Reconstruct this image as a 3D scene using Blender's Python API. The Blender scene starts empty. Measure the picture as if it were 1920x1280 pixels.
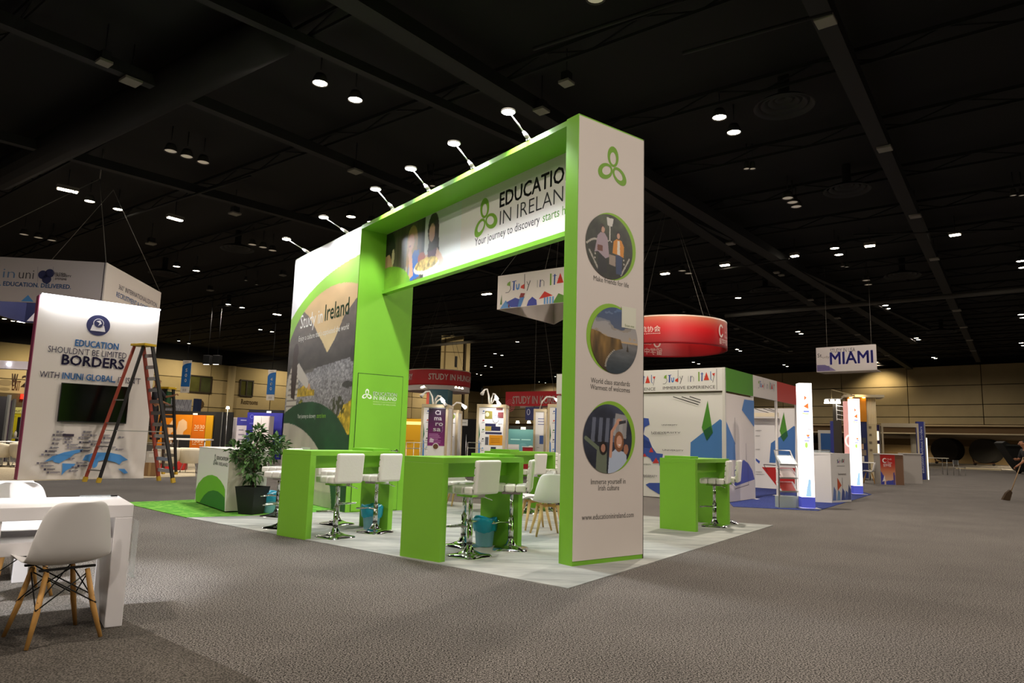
import bpy, bmesh, math, random
import numpy as np
from mathutils import Vector, Matrix
rnd = random.Random(7)
C = bpy.context.scene.collection

# ---------------------------------------------------------------- camera, world, exposure, main lamps
F_PX, PITCH, ROLL, CAM_H = 1315.0, math.radians(8.0), math.radians(1.66), 1.26
_f = np.array([0, math.cos(PITCH), math.sin(PITCH)]); _r0 = np.array([1., 0, 0]); _u0 = np.cross(_r0, _f)
_r = math.cos(ROLL)*_r0 + math.sin(ROLL)*_u0; _u = -math.sin(ROLL)*_r0 + math.cos(ROLL)*_u0
cam_data = bpy.data.cameras.new('camera'); cam = bpy.data.objects.new('camera', cam_data); C.objects.link(cam)
cam_data.sensor_width = 36.0; cam_data.lens = 36.0*F_PX/1920.0; cam_data.clip_end = 400
M = Matrix.Identity(4)
for i in range(3):
    M[i][0], M[i][1], M[i][2] = _r[i], _u[i], -_f[i]
M[2][3] = CAM_H
cam.matrix_world = M
bpy.context.scene.camera = cam
sc = bpy.context.scene
sc.view_settings.view_transform = 'Standard'; sc.view_settings.look = 'None'
sc.view_settings.gamma = 1.0; sc.view_settings.use_curve_mapping = False
sc.view_settings.exposure = 0.0
sc.cycles.use_denoising = True
sc.cycles.max_bounces = 6; sc.cycles.diffuse_bounces = 3; sc.cycles.sample_clamp_indirect = 3.0
world = bpy.data.worlds.new('world'); sc.world = world; world.use_nodes = True
world.node_tree.nodes['Background'].inputs[0].default_value = (1.0, 0.93, 0.82, 1)
world.node_tree.nodes['Background'].inputs[1].default_value = 0.018
HALL_W, HALL_COL = 720.0, (1.0, 0.88, 0.76)       # each hall downlight
BOOTH_W, BOOTH_COL = 215.0, (0.93, 0.97, 1.0)      # each arm lamp of the green booth

def ray(x, y): return _r*(x-960)/F_PX - _u*(y-640)/F_PX + _f
def fl(x, y, z=0.0):
    d = ray(x, y); t = (z-CAM_H)/d[2]; return (t*d[0], t*d[1])
def at_depth(x, Y, y=820):
    d = ray(x, y); return (d[0]*Y/d[1], Y)
def on_plane(x, y, p, deg):
    a = math.radians(deg); n = np.array([-math.sin(a), math.cos(a), 0]); d = ray(x, y)
    t = (n[0]*p[0]+n[1]*p[1])/float(d@n); return (t*d[0], t*d[1], CAM_H+t*d[2])
def zat(x, y, p):
    d = ray(x, y); return CAM_H + math.hypot(p[0], p[1])/math.hypot(d[0], d[1])*d[2]
def span(xL, xR, Y, deg, y=820):
    """a vertical board seen from xL to xR, its left edge at depth Y, running in direction deg"""
    p = at_depth(xL, Y, y); q = on_plane(xR, y, p, deg)
    return p, deg, math.hypot(q[0]-p[0], q[1]-p[1])
def seg(L, R):
    p, q = fl(*L), fl(*R); return p, math.degrees(math.atan2(q[1]-p[1], q[0]-p[0])), math.hypot(q[0]-p[0], q[1]-p[1])

def spot(name, loc, aim, watts, col, deg=120, blend=0.8, r=0.12, parent=None):
    l = bpy.data.lights.new(name, 'SPOT'); l.energy = watts; l.color = col; l.spot_size = math.radians(deg)
    l.spot_blend = blend; l.shadow_soft_size = r
    o = bpy.data.objects.new(name, l); C.objects.link(o)
    o.location = loc; o.rotation_euler = (Vector(aim)-Vector(loc)).to_track_quat('-Z', 'Y').to_euler()
    return o
def area(name, loc, aim, watts, col, sx, sy):
    l = bpy.data.lights.new(name, 'AREA'); l.shape = 'RECTANGLE'; l.size = sx; l.size_y = sy; l.energy = watts; l.color = col
    o = bpy.data.objects.new(name, l); C.objects.link(o)
    o.location = loc; o.rotation_euler = (Vector(aim)-Vector(loc)).to_track_quat('-Z', 'Y').to_euler()
    return o

# ---------------------------------------------------------------- materials
def lin(c): return c/12.92 if c <= 0.04045 else ((c+0.055)/1.055)**2.4
def rgb(h):
    if isinstance(h, str):
        h = h.lstrip('#'); h = h if len(h) == 6 else ''.join(c*2 for c in h); h = tuple(int(h[i:i+2], 16)/255 for i in (0, 2, 4))
    return tuple(lin(c) for c in h)
_mats = {}
def mat(col, rough=0.55, metal=0.0, emit=0.0, bump=0.0, bscale=60.0, var=0.0, vscale=3.0, spec=0.4, alpha=1.0, trans=0.0, name=None):
    key = (col, rough, metal, emit, bump, bscale, var, vscale, spec, alpha, trans)
    if key in _mats: return _mats[key]
    m = bpy.data.materials.new(name or 'mat_'+str(col).lstrip('#')); m.use_nodes = True
    nt = m.node_tree; b = nt.nodes['Principled BSDF']; c = rgb(col)
    b.inputs['Base Color'].default_value = (*c, 1); b.inputs['Roughness'].default_value = rough
    b.inputs['Metallic'].default_value = metal; b.inputs['Specular IOR Level'].default_value = spec
    if emit:
        b.inputs['Emission Color'].default_value = (*c, 1); b.inputs['Emission Strength'].default_value = emit
    if alpha < 1: b.inputs['Alpha'].default_value = alpha
    if trans: b.inputs['Transmission Weight'].default_value = trans
    if var or bump:
        tc = nt.nodes.new('ShaderNodeTexCoord')
    if var:
        n = nt.nodes.new('ShaderNodeTexNoise'); n.inputs['Scale'].default_value = vscale; n.inputs['Detail'].default_value = 5
        nt.links.new(tc.outputs['Object'], n.inputs['Vector'])
        mr = nt.nodes.new('ShaderNodeMapRange'); mr.inputs[1].default_value = 0.3; mr.inputs[2].default_value = 0.7
        mr.inputs[3].default_value = 1-var; mr.inputs[4].default_value = 1+var
        nt.links.new(n.outputs['Fac'], mr.inputs[0])
        mx = nt.nodes.new('ShaderNodeVectorMath'); mx.operation = 'SCALE'; mx.inputs[0].default_value = c
        nt.links.new(mr.outputs[0], mx.inputs['Scale']); nt.links.new(mx.outputs[0], b.inputs['Base Color'])
    if bump:
        n = nt.nodes.new('ShaderNodeTexNoise'); n.inputs['Scale'].default_value = bscale; n.inputs['Detail'].default_value = 2
        nt.links.new(tc.outputs['Object'], n.inputs['Vector'])
        bp = nt.nodes.new('ShaderNodeBump'); bp.inputs['Strength'].default_value = bump; bp.inputs['Distance'].default_value = 0.01
        nt.links.new(n.outputs['Fac'], bp.inputs['Height']); nt.links.new(bp.outputs['Normal'], b.inputs['Normal'])
    _mats[key] = m; return m
def attr_mat(name='printed_picture', emit=0.0, rough=0.45):
    m = bpy.data.materials.new(name); m.use_nodes = True; nt = m.node_tree; b = nt.nodes['Principled BSDF']
    a = nt.nodes.new('ShaderNodeAttribute'); a.attribute_name = 'print'
    nt.links.new(a.outputs['Color'], b.inputs['Base Color']); b.inputs['Roughness'].default_value = rough
    if emit:
        nt.links.new(a.outputs['Color'], b.inputs['Emission Color']); b.inputs['Emission Strength'].default_value = emit
    return m
PRINT = attr_mat()
def carpet_mat(name, dark, light, scale, coarse=0.12, streak=False, bump=0.05):
    m = bpy.data.materials.new(name); m.use_nodes = True; nt = m.node_tree; b = nt.nodes['Principled BSDF']
    b.inputs['Roughness'].default_value = 0.95; b.inputs['Specular IOR Level'].default_value = 0.1
    tc = nt.nodes.new('ShaderNodeTexCoord'); mp = nt.nodes.new('ShaderNodeMapping')
    nt.links.new(tc.outputs['Object'], mp.inputs['Vector'])
    if streak: mp.inputs['Scale'].default_value = (0.35, 1.6, 1)
    mp.inputs['Rotation'].default_value = (0, 0, math.radians(-12 if streak else 0))
    n = nt.nodes.new('ShaderNodeTexNoise'); n.inputs['Scale'].default_value = scale; n.inputs['Detail'].default_value = 3 if not streak else 7
    n.inputs['Roughness'].default_value = 0.7
    nt.links.new(mp.outputs[0], n.inputs['Vector'])
    cr = nt.nodes.new('ShaderNodeValToRGB'); cr.color_ramp.elements[0].position = 0.36 if streak else 0.44; cr.color_ramp.elements[1].position = 0.66 if streak else 0.57
    cr.color_ramp.elements[0].color = (*rgb(dark), 1); cr.color_ramp.elements[1].color = (*rgb(light), 1)
    nt.links.new(n.outputs['Fac'], cr.inputs['Fac'])
    n2 = nt.nodes.new('ShaderNodeTexNoise'); n2.inputs['Scale'].default_value = 0.9; n2.inputs['Detail'].default_value = 3
    nt.links.new(tc.outputs['Object'], n2.inputs['Vector'])
    mr = nt.nodes.new('ShaderNodeMapRange'); mr.inputs[1].default_value = 0.3; mr.inputs[2].default_value = 0.7
    mr.inputs[3].default_value = 1-coarse; mr.inputs[4].default_value = 1+coarse
    nt.links.new(n2.outputs['Fac'], mr.inputs[0])
    mx = nt.nodes.new('ShaderNodeVectorMath'); mx.operation = 'SCALE'
    nt.links.new(cr.outputs['Color'], mx.inputs[0]); nt.links.new(mr.outputs[0], mx.inputs['Scale'])
    nt.links.new(mx.outputs[0], b.inputs['Base Color'])
    bp = nt.nodes.new('ShaderNodeBump'); bp.inputs['Strength'].default_value = bump if not streak else 0.12; bp.inputs['Distance'].default_value = 0.01
    nt.links.new(n.outputs['Fac'], bp.inputs['Height']); nt.links.new(bp.outputs['Normal'], b.inputs['Normal'])
    return m
GREEN = mat('#7cba34', 0.42, var=0.03, vscale=1.5, name='green_laminate')
WHITE = mat('#e4e1dd', 0.5, name='white_panel'); WHITEG = mat('#eeecea', 0.28, name='white_gloss')
BLACK = mat('#141414', 0.6, name='black'); CHROME = mat('#d8d8d8', 0.08, 1.0, name='chrome'); ALU = mat('#b4b4b2', 0.35, 0.9, name='aluminium')
WOOD = mat('#c39350', 0.5, var=0.12, vscale=14, name='beech_wood'); BLONDE = mat('#c9b896', 0.55, var=0.06, vscale=8, name='blond_wood')

# ---------------------------------------------------------------- object helpers
def tag(o, label=None, cat=None, group=None, kind=None):
    if label: o['label'] = label
    if cat: o['category'] = cat
    if group: o['group'] = group
    if kind: o['kind'] = kind
    return o
def thing(name, label, cat, loc=(0, 0, 0), deg=0, group=None):
    o = bpy.data.objects.new(name, None); C.objects.link(o); o.empty_display_size = 0.1
    if len(loc) == 2: loc = (loc[0], loc[1], 0)
    o.location = loc; o.rotation_euler = (0, 0, math.radians(deg))
    return tag(o, label, cat, group)
def kids(o): return [c for c in bpy.data.objects if c.parent == o]
def copy_tree(o, parent=None):
    c = o.copy(); C.objects.link(c); c.parent = parent
    for k in KIDS.get(o.name, []): 
        n = copy_tree(k, c); KIDS.setdefault(c.name, []).append(n)
    return c
KIDS = {}
class MB:
    """collects shapes, then links them as ONE mesh object"""
    def __init__(s): s.v, s.f, s.m, s.ms, s.sm = [], [], [], [], []
    def _mi(s, m):
        if m not in s.ms: s.ms.append(m)
        return s.ms.index(m)
    def add(s, v, f, m=None, smooth=False):
        b = len(s.v); s.v += [tuple(p) for p in v]; k = s._mi(m)
        for q in f: s.f.append(tuple(b+i for i in q)); s.m.append(k); s.sm.append(smooth)
        return s
    def box(s, x0, x1, y0, y1, z0, z1, m=None):
        v = [(x0, y0, z0), (x1, y0, z0), (x1, y1, z0), (x0, y1, z0), (x0, y0, z1), (x1, y0, z1), (x1, y1, z1), (x0, y1, z1)]
        return s.add(v, [(0, 3, 2, 1), (4, 5, 6, 7), (0, 1, 5, 4), (1, 2, 6, 5), (2, 3, 7, 6), (3, 0, 4, 7)], m)
    def quad(s, a, b, c, d, m=None): return s.add([a, b, c, d], [(0, 1, 2, 3)], m)
    def prism(s, pts, z0, z1, m=None, fn=None):
        """pts counter-clockwise (x,y); fn maps (x,y,z) to space"""
        fn = fn or (lambda x, y, z: (x, y, z)); n = len(pts)
        v = [fn(x, y, z0) for x, y in pts] + [fn(x, y, z1) for x, y in pts]
        f = [tuple(range(n-1, -1, -1)), tuple(range(n, 2*n))] + [(i, (i+1) % n, n+(i+1) % n, n+i) for i in range(n)]
        return s.add(v, f, m)
    def tube(s, pts, r, n=8, m=None, cap=True):
        pts = [Vector(p) for p in pts]; rs = r if isinstance(r, (list, tuple)) else [r]*len(pts); v = []
        for i, p in enumerate(pts):
            d = (pts[min(i+1, len(pts)-1)]-pts[max(i-1, 0)]).normalized()
            a = d.cross(Vector((0, 0, 1)) if abs(d.z) < 0.95 else Vector((1, 0, 0))).normalized(); b = d.cross(a)
            for k in range(n):
                t = 2*math.pi*k/n; v.append(p+a*math.cos(t)*rs[i]+b*math.sin(t)*rs[i])
        f = [(i*n+k, i*n+(k+1) % n, (i+1)*n+(k+1) % n, (i+1)*n+k) for i in range(len(pts)-1) for k in range(n)]
        if cap: f += [tuple(range(n-1, -1, -1)), tuple(range((len(pts)-1)*n, len(pts)*n))]
        return s.add(v, f, m, True)
    def bar(s, a, b, w, h, m=None, up=(0, 0, 1)):
        a, b = Vector(a), Vector(b); d = (b-a).normalized(); up = Vector(up)
        if abs(d.dot(up)) > 0.98: up = Vector((0, 1, 0))
        x = d.cross(up).normalized()*w/2; y = x.cross(d).normalized()*h/2
        v = [a-x-y, a+x-y, a+x+y, a-x+y, b-x-y, b+x-y, b+x+y, b-x+y]
        return s.add(v, [(0, 3, 2, 1), (4, 5, 6, 7), (0, 1, 5, 4), (1, 2, 6, 5), (2, 3, 7, 6), (3, 0, 4, 7)], m)
    def lathe(s, prof, n=20, m=None, c=(0, 0, 0), smooth=True):
        v = [(c[0]+r*math.cos(2*math.pi*k/n), c[1]+r*math.sin(2*math.pi*k/n), c[2]+z) for r, z in prof for k in range(n)]
        f = [(i*n+k, i*n+(k+1) % n, (i+1)*n+(k+1) % n, (i+1)*n+k) for i in range(len(prof)-1) for k in range(n)]
        return s.add(v, f, m, smooth)
    def build(s, name, m=None, parent=None, bevel=0.0, loc=None, seg=2, solid=0.0, sub=0):
        me = bpy.data.meshes.new(name); me.from_pydata(s.v, [], s.f)
        for mm in s.ms: me.materials.append(mm or m)
        me.polygons.foreach_set('material_index', s.m); me.polygons.foreach_set('use_smooth', s.sm); me.update()
        return link(name, me, parent, bevel, loc, seg, solid, sub)
def link(name, me, parent=None, bevel=0.0, loc=None, seg=2, solid=0.0, sub=0):
    o = bpy.data.objects.new(name, me); C.objects.link(o)
    if parent is not None: o.parent = parent; KIDS.setdefault(parent.name, []).append(o)
    if loc: o.location = loc
    if solid:
        d = o.modifiers.new('solid', 'SOLIDIFY'); d.thickness = solid; d.offset = 0
    if sub:
        d = o.modifiers.new('sub', 'SUBSURF'); d.levels = sub; d.render_levels = sub
    if bevel:
        d = o.modifiers.new('bevel', 'BEVEL'); d.width = bevel; d.segments = seg; d.limit_method = 'ANGLE'
    return o
def bx(name, x0, x1, y0, y1, z0, z1, m, parent=None, bevel=0.0): return MB().box(x0, x1, y0, y1, z0, z1).build(name, m, parent, bevel)

# lettering and flat print
_tc = {}
def text_geo(s, bold):
    k = (s, bold)
    if k in _tc: return _tc[k]
    cu = bpy.data.curves.new('t', 'FONT'); cu.body = s; cu.size = 1.0; cu.resolution_u = 2; cu.offset = bold
    o = bpy.data.objects.new('t', cu); me = bpy.data.meshes.new_from_object(o)
    v = [(p.co.x, p.co.y) for p in me.vertices]; f = [tuple(q.vertices) for q in me.polygons]
    bpy.data.objects.remove(o); bpy.data.curves.remove(cu); bpy.data.meshes.remove(me)
    _tc[k] = (v, f); return v, f
CAP = 0.682
class Print:
    """flat printed shapes and words on a face: x right, z up, each layer a hair further out"""
    def __init__(s, place=None, step=0.0015, base=0.002, rough=0.5, emit=0.0):
        s.mb = MB(); s.pl = place or (lambda x, y, z: (x, y, z)); s.y = -base; s.step = step; s.rough = rough; s.emit = emit
    def _m(s, c): return mat(c, s.rough, emit=s.emit) if isinstance(c, (str, tuple)) else c
    def layer(s): s.y -= s.step; return s
    def poly(s, pts, col):
        s.mb.add([s.pl(x, s.y, z) for x, z in pts], [tuple(range(len(pts)))], s._m(col)); return s
    def ell(s, cx, cz, rx, rz, col, n=28, a0=0, a1=360, rot=0):
        ts = [math.radians(a0+(a1-a0)*i/n) for i in range(n+(0 if a1-a0 == 360 else 1))]; cr, sr = math.cos(math.radians(rot)), math.sin(math.radians(rot))
        return s.poly([(cx+rx*math.cos(t)*cr-rz*math.sin(t)*sr, cz+rx*math.cos(t)*sr+rz*math.sin(t)*cr) for t in ts], col)
    def ring(s, cx, cz, rx, rz, t, col, n=24, rot=0, dx=0, dz=0, k=1.0):
        cr, sr = math.cos(math.radians(rot)), math.sin(math.radians(rot)); v = []
        for R, ox, oz in ((0, 0, 0), (t, dx, dz)):
            for i in range(n):
                a = 2*math.pi*i/n; x, z = (rx-R)*math.cos(a)+ox, (rz-R*k)*math.sin(a)+oz
                v.append(s.pl(cx+x*cr-z*sr, s.y, cz+x*sr+z*cr))
        s.mb.add(v, [(i, (i+1) % n, n+(i+1) % n, n+i) for i in range(n)], s._m(col)); return s
    def line(s, a, b, w, col):
        dx, dz = b[0]-a[0], b[1]-a[1]; L = math.hypot(dx, dz) or 1; nx, nz = -dz/L*w/2, dx/L*w/2
        return s.poly([(a[0]-nx, a[1]-nz), (b[0]-nx, b[1]-nz), (b[0]+nx, b[1]+nz), (a[0]+nx, a[1]+nz)], col)
    def rect(s, x0, x1, z0, z1, col): return s.poly([(x0, z0), (x1, z0), (x1, z1), (x0, z1)], col)
    def text(s, t, x, z, h, col, w=None, bold=0.0, align='l', rot=0):
        """h cap height, w total width (scales x)"""
        v, f = text_geo(t, 0.0 if bold >= 0 else bold)
        if not v: return s
        k = h/CAP; x0 = min(p[0] for p in v); x1 = max(p[0] for p in v); kx = (w/(x1-x0)) if w else k
        W = (x1-x0)*kx; ox = x - (W/2 if align == 'c' else W if align == 'r' else 0)
        cr, sr = math.cos(math.radians(rot)), math.sin(math.radians(rot))
        P = [((p[0]-x0)*kx, p[1]*k) for p in v]
        e = bold*h/CAP*.8
        for da, db in (((0, 0),) if bold <= 0 else ((0, 0), (-e, 0), (e, 0), (0, e), (0, -e), (e*.7, e*.7), (-e*.7, -e*.7), (e*.7, -e*.7), (-e*.7, e*.7))):
            s.mb.add([s.pl(ox+(a+da)*cr-(b+db)*sr, s.y, z+(a+da)*sr+(b+db)*cr) for a, b in P], f, s._m(col))
        return s
    def build(s, parent, name='printed_graphics'): return s.mb.build(name, None, parent)

# painted pictures (photographs printed on booth walls): colour stored per point of a fine flat grid
class Pic:
    def __init__(s, X, Z, w, h): s.X, s.Z, s.w, s.h = X, Z, w, h; s.C = np.zeros(X.shape+(3,)) + 0.5
    def put(s, mask, col, a=1.0):
        col = np.array(col if not isinstance(col, str) else [int(col.lstrip('#')[i:i+2], 16)/255 for i in (0, 2, 4)], float)
        mm = (mask*a)[..., None] if mask.dtype != bool else (mask.astype(float)*a)[..., None]
        s.C = s.C*(1-mm)+col*mm; return s
    def grad(s, z0, c0, z1, c1, mask=None):
        t = np.clip((s.Z-z0)/(z1-z0), 0, 1)[..., None]
        h = lambda c: np.array([int(c.lstrip('#')[i:i+2], 16)/255 for i in (0, 2, 4)])
        G = h(c0)*(1-t)+h(c1)*t; m = (np.ones(s.X.shape) if mask is None else mask.astype(float))[..., None]
        s.C = s.C*(1-m)+G*m; return s
    def poly(s, pts, col, a=1.0): return s.put(s.inpoly(pts), col, a)
    def inpoly(s, pts):
        r = np.zeros(s.X.shape, bool); n = len(pts)
        for i in range(n):
            (x1, y1), (x2, y2) = pts[i], pts[(i+1) % n]
            if y1 == y2: continue
            c = ((y1 > s.Z) != (y2 > s.Z)) & (s.X < (x2-x1)*(s.Z-y1)/(y2-y1)+x1); r ^= c
        return r
    def inell(s, cx, cz, rx, rz, rot=0):
        a = math.radians(rot); x, z = s.X-cx, s.Z-cz
        return ((x*math.cos(a)+z*math.sin(a))/rx)**2+((-x*math.sin(a)+z*math.cos(a))/rz)**2 < 1
    def ell(s, cx, cz, rx, rz, col, rot=0, a=1.0): return s.put(s.inell(cx, cz, rx, rz, rot), col, a)
    def stroke(s, p, q, w, col, a=1.0):
        (x1, z1), (x2, z2) = p, q; L2 = (x2-x1)**2+(z2-z1)**2+1e-12
        t = np.clip(((s.X-x1)*(x2-x1)+(s.Z-z1)*(z2-z1))/L2, 0, 1)
        return s.put(np.hypot(s.X-x1-t*(x2-x1), s.Z-z1-t*(z2-z1)) < w/2, col, a)
    def noise(s, sx, sz, seed=0, octv=3):
        out = np.zeros(s.X.shape); amp = 1; tot = 0
        for o in range(octv):
            g = np.random.RandomState(seed+o).rand(64, 64); x, z = s.X*sx*2**o, s.Z*sz*2**o
            xi, zi = np.floor(x).astype(int), np.floor(z).astype(int); fx, fz = x-xi, z-zi; fx = fx*fx*(3-2*fx); fz = fz*fz*(3-2*fz)
            v = lambda a, b: g[a % 64, b % 64]
            out += amp*((v(xi, zi)*(1-fx)+v(xi+1, zi)*fx)*(1-fz)+(v(xi, zi+1)*(1-fx)+v(xi+1, zi+1)*fx)*fz); tot += amp; amp *= .55
        return out/tot
    def mottle(s, mask, k, sx, sz, seed=0, octv=3):
        n = (s.noise(sx, sz, seed, octv)-0.5)*2*k; m = mask.astype(float) if mask is not None else 1.0
        s.C = np.clip(s.C*(1+(n*m)[..., None]), 0, 1); return s
def picture(parent, name, paint, w, h, res, place, x0=0, z0=0, disc=False, y=-0.002, material=None):
    """place maps (x, outward-negative y, z) of the face to the parent's space"""
    if disc:
        nr, na = int(max(w, h)/2/res), int(math.pi*max(w, h)/res)
        R, A = np.meshgrid(np.linspace(0, 1, nr+1), np.linspace(0, 2*math.pi, na+1), indexing='ij')
        X, Z = w/2+w/2*R*np.cos(A), h/2+h/2*R*np.sin(A); n0, n1 = nr+1, na+1
    else:
        n0, n1 = int(h/res)+2, int(w/res)+2
        Z, X = np.meshgrid(np.linspace(0, h, n0), np.linspace(0, w, n1), indexing='ij')
    p = Pic(X, Z, w, h); paint(p)
    v = [place(x0+a, y, z0+b) for a, b in zip(X.ravel(), Z.ravel())]
    idx = np.arange(n0*n1).reshape(n0, n1)
    q = np.stack([idx[:-1, :-1], idx[:-1, 1:], idx[1:, 1:], idx[1:, :-1]], -1).reshape(-1, 4)
    if disc: q = q[:, ::-1]
    me = bpy.data.meshes.new(name); me.from_pydata(v, [], q.tolist()); me.update()
    c = np.clip(p.C, 0, 1); c = np.where(c <= .04045, c/12.92, ((c+.055)/1.055)**2.4).reshape(-1, 3)
    at = me.color_attributes.new('print', 'FLOAT_COLOR', 'POINT')
    at.data.foreach_set('color', np.concatenate([c, np.ones((len(c), 1))], 1).astype(np.float32).ravel())
    me.materials.append(material or PRINT)
    return link(name, me, parent)
ident = lambda x, y, z: (x, y, z)
def face_x(X0): return lambda x, y, z: (X0-y, x, z)        # a face looking to +x, its print read left to right along +y

# ================================================================ the hall
CEIL_Z = 9.2
floor_m = carpet_mat('hall_carpet', '#161412', '#8e8882', 98, 0.12)
fb = MB(); fb.box(-75, 75, -14, 110, -0.2, 0.0)
tag(fb.build('floor', floor_m), kind='structure')
ceil_m = mat('#080807', 0.95, name='black_ceiling'); beam_m = mat('#11100e', 0.8, name='dark_beam'); beam_m2 = mat('#413e38', 0.7, name='grey_conduit')
ceiling = bpy.data.objects.new('ceiling', None); C.objects.link(ceiling); tag(ceiling, kind='structure')
bx('deck', -75, 75, -14, 110, CEIL_Z, CEIL_Z+0.2, ceil_m, ceiling)
def beam_px(pts, w, h, z, m, name='beam'):
    a, b = fl(*pts[0], z), fl(*pts[1], z); d = Vector((b[0]-a[0], b[1]-a[1], 0)).normalized()
    A = Vector((*a, z))-d*6; B = Vector((*b, z))+d*40
    B = A+(B-A)*min(1, 110/(B-A).length)
    MB().bar(A, B, w, h, m).build(name, m, ceiling)
for pts, w, h in [(((1560, 60), (1725, 430)), .34, .3), (((1310, 425), (1520, 565)), .4, .3), (((700, 20), (1060, 240)), .42, .3),
                  (((0, 35), (640, 300)), .22, .25), (((0, 255), (640, 430)), .22, .25), (((400, 0), (640, 110)), .18, .2)]:
    beam_px(pts, w, h, 8.55, beam_m)
gd = math.radians(142.5); dI = Vector((math.cos(gd), math.sin(gd), 0)); dJ = Vector((math.sin(gd), -math.cos(gd), 0))
jo = MB()
for k in range(26):       # open joists crossing the beams, with webs
    p = dJ*(4+3.4*k)
    jo.bar(p-dI*50+Vector((0, 0, 9.02)), p+dI*60+Vector((0, 0, 9.02)), .1, .08)
    jo.bar(p-dI*50+Vector((0, 0, 8.72)), p+dI*60+Vector((0, 0, 8.72)), .06, .06)
    for j in range(-14, 26):
        q = p+dI*(j*2.2); jo.bar(q+Vector((0, 0, 8.72)), q+dI*1.1+Vector((0, 0, 9.02)), .03, .03); jo.bar(q+dI*1.1+Vector((0, 0, 9.02)), q+dI*2.2+Vector((0, 0, 8.72)), .03, .03)
tag(jo.build('joist_web', mat('#090908', 0.95), ceiling), kind='stuff')
pp = MB()
for a, b, z, w in [((1360, 592), (1920, 543), 8.0, .11), ((775, 650), (1060, 625), 8.0, .11), ((380, 690), (555, 671), 7.9, .09)]:
    A, B = fl(*a, z), fl(*b, z); pp = MB().tube([(*A, z), (*B, z)], w, 8, beam_m2); pp.build('conduit', beam_m2, ceiling)
for a, b in [((1280, 560), (1500, 545)), ((1000, 92), (1280, 0)), ((1280, 100), (1560, 22)), ((180, 425), (470, 330)), ((1310, 512), (1480, 485)), ((1600, 440), (1900, 430))]:
    A, B = fl(*a, 8.4), fl(*b, 8.4); MB().tube([(*A, 8.4), (*B, 8.4)], .035, 6, beam_m).build('conduit', beam_m, ceiling)
duct = MB(); A, B = fl(520, 60, 8.6), fl(0, 330, 8.6); duct.tube([(*A, 8.6), (*B, 8.6)], .42, 14, mat('#0c0b0a', .9)); duct.build('duct', None, ceiling)
A, B = fl(860, 560, 8.4), fl(870, 620, 8.4)

# right wall: precast panels over a recessed bay
WR = fl(1800, 878); WRA = -43.0
conc = mat('#a2916b', 0.85, var=0.07, vscale=0.8, bump=0.1, bscale=8, name='precast_concrete')
conc2 = mat('#97875f', 0.85, var=0.08, vscale=0.7, name='precast_concrete_b')
dark_wall = mat('#0c0b09', 0.9)
wall_r = bpy.data.objects.new('wall_right', None); C.objects.link(wall_r); wall_r.location = (*WR, 0); wall_r.rotation_euler = (0, 0, math.radians(WRA)); tag(wall_r, kind='structure')
def wr_x(px, py): 
    q = on_plane(px, py, WR, WRA); return (q[0]-WR[0])*math.cos(math.radians(WRA))+(q[1]-WR[1])*math.sin(math.radians(WRA))
x1, x2 = wr_x(1703, 760), wr_x(1843, 760); sp = x2-x1; xc = wr_x(905, 730)
bx('backing', xc, 50, .25, .5, 3.6, 9.2, dark_wall, wall_r)
rows = [3.62, 4.25, 5.28, 6.9, 8.6]
k0 = int((xc-x1)//sp)
for k in range(k0, int((46-x1)//sp)):
    for a, b in zip(rows, rows[1:]):
        bx('panel', max(xc, x1+k*sp)+.03, x1+(k+1)*sp-.03, 0, .25, a+.03, b-.03, conc, wall_r)
bx('ledge', xc, 50, -.1, .3, 3.46, 3.6, mat('#b9a37c', .8), wall_r)
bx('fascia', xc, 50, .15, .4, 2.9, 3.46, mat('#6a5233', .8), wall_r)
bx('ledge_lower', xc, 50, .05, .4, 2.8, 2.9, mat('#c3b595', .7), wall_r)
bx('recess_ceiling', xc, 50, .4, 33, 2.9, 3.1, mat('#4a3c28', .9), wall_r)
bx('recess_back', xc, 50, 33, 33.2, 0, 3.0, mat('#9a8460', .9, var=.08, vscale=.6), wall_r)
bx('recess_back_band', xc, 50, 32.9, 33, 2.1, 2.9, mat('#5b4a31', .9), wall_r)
for px in (1709, 1849, 1921):
    X = wr_x(px, 840); MB().lathe([(.42, 0), (.42, 3.0)], 20, mat('#b9b19c', .7), (X+(.0 if px < 1800 else 3.2), 1.6 if px < 1800 else 12, 0)).build('recess_column', None, wall_r)
bx('kerb', wr_x(1803, 874), wr_x(1886, 874), -2.2, -2.0, 0, .14, mat('#c9bb98', .7), wall_r)

# left wall
CW = on_plane(905, 730, WR, WRA); WLA = 50.0
wall_l = bpy.data.objects.new('wall_left', None); C.objects.link(wall_l); wall_l.location = (CW[0], CW[1], 0); wall_l.rotation_euler = (0, 0, math.radians(WLA)); tag(wall_l, kind='structure')
def wl(px, py):
    q = on_plane(px, py, CW, WLA); return (q[0]-CW[0])*math.cos(math.radians(WLA))+(q[1]-CW[1])*math.sin(math.radians(WLA)), q[2]
xl = wl(-60, 760)[0]
bx('backing', xl, 0, .25, .5, 0, 9.2, dark_wall, wall_l)
rows = [0, 2.3, 3.55, 4.9, 6.2, 7.75]; k = 0; X = 0
vw = {3: (0, 0)}
while X > xl:
    for i, (a, b) in enumerate(zip(rows, rows[1:])):
        sh = (i % 2)*0
        bx('panel', X-6.5+.04, X-.04, 0, .25, a+.03, b-.03, conc if (k+i) % 3 else conc2, wall_l)
    X -= 6.5; k += 1
def wl_box(name, x0, x1, y0, y1, d0, d1, m, kind=None):
    a, za = wl(x0, y0); b, zb = wl(x1, y1); return bx(name, a, b, d0, d1, zb, za, m, wall_l)
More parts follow.
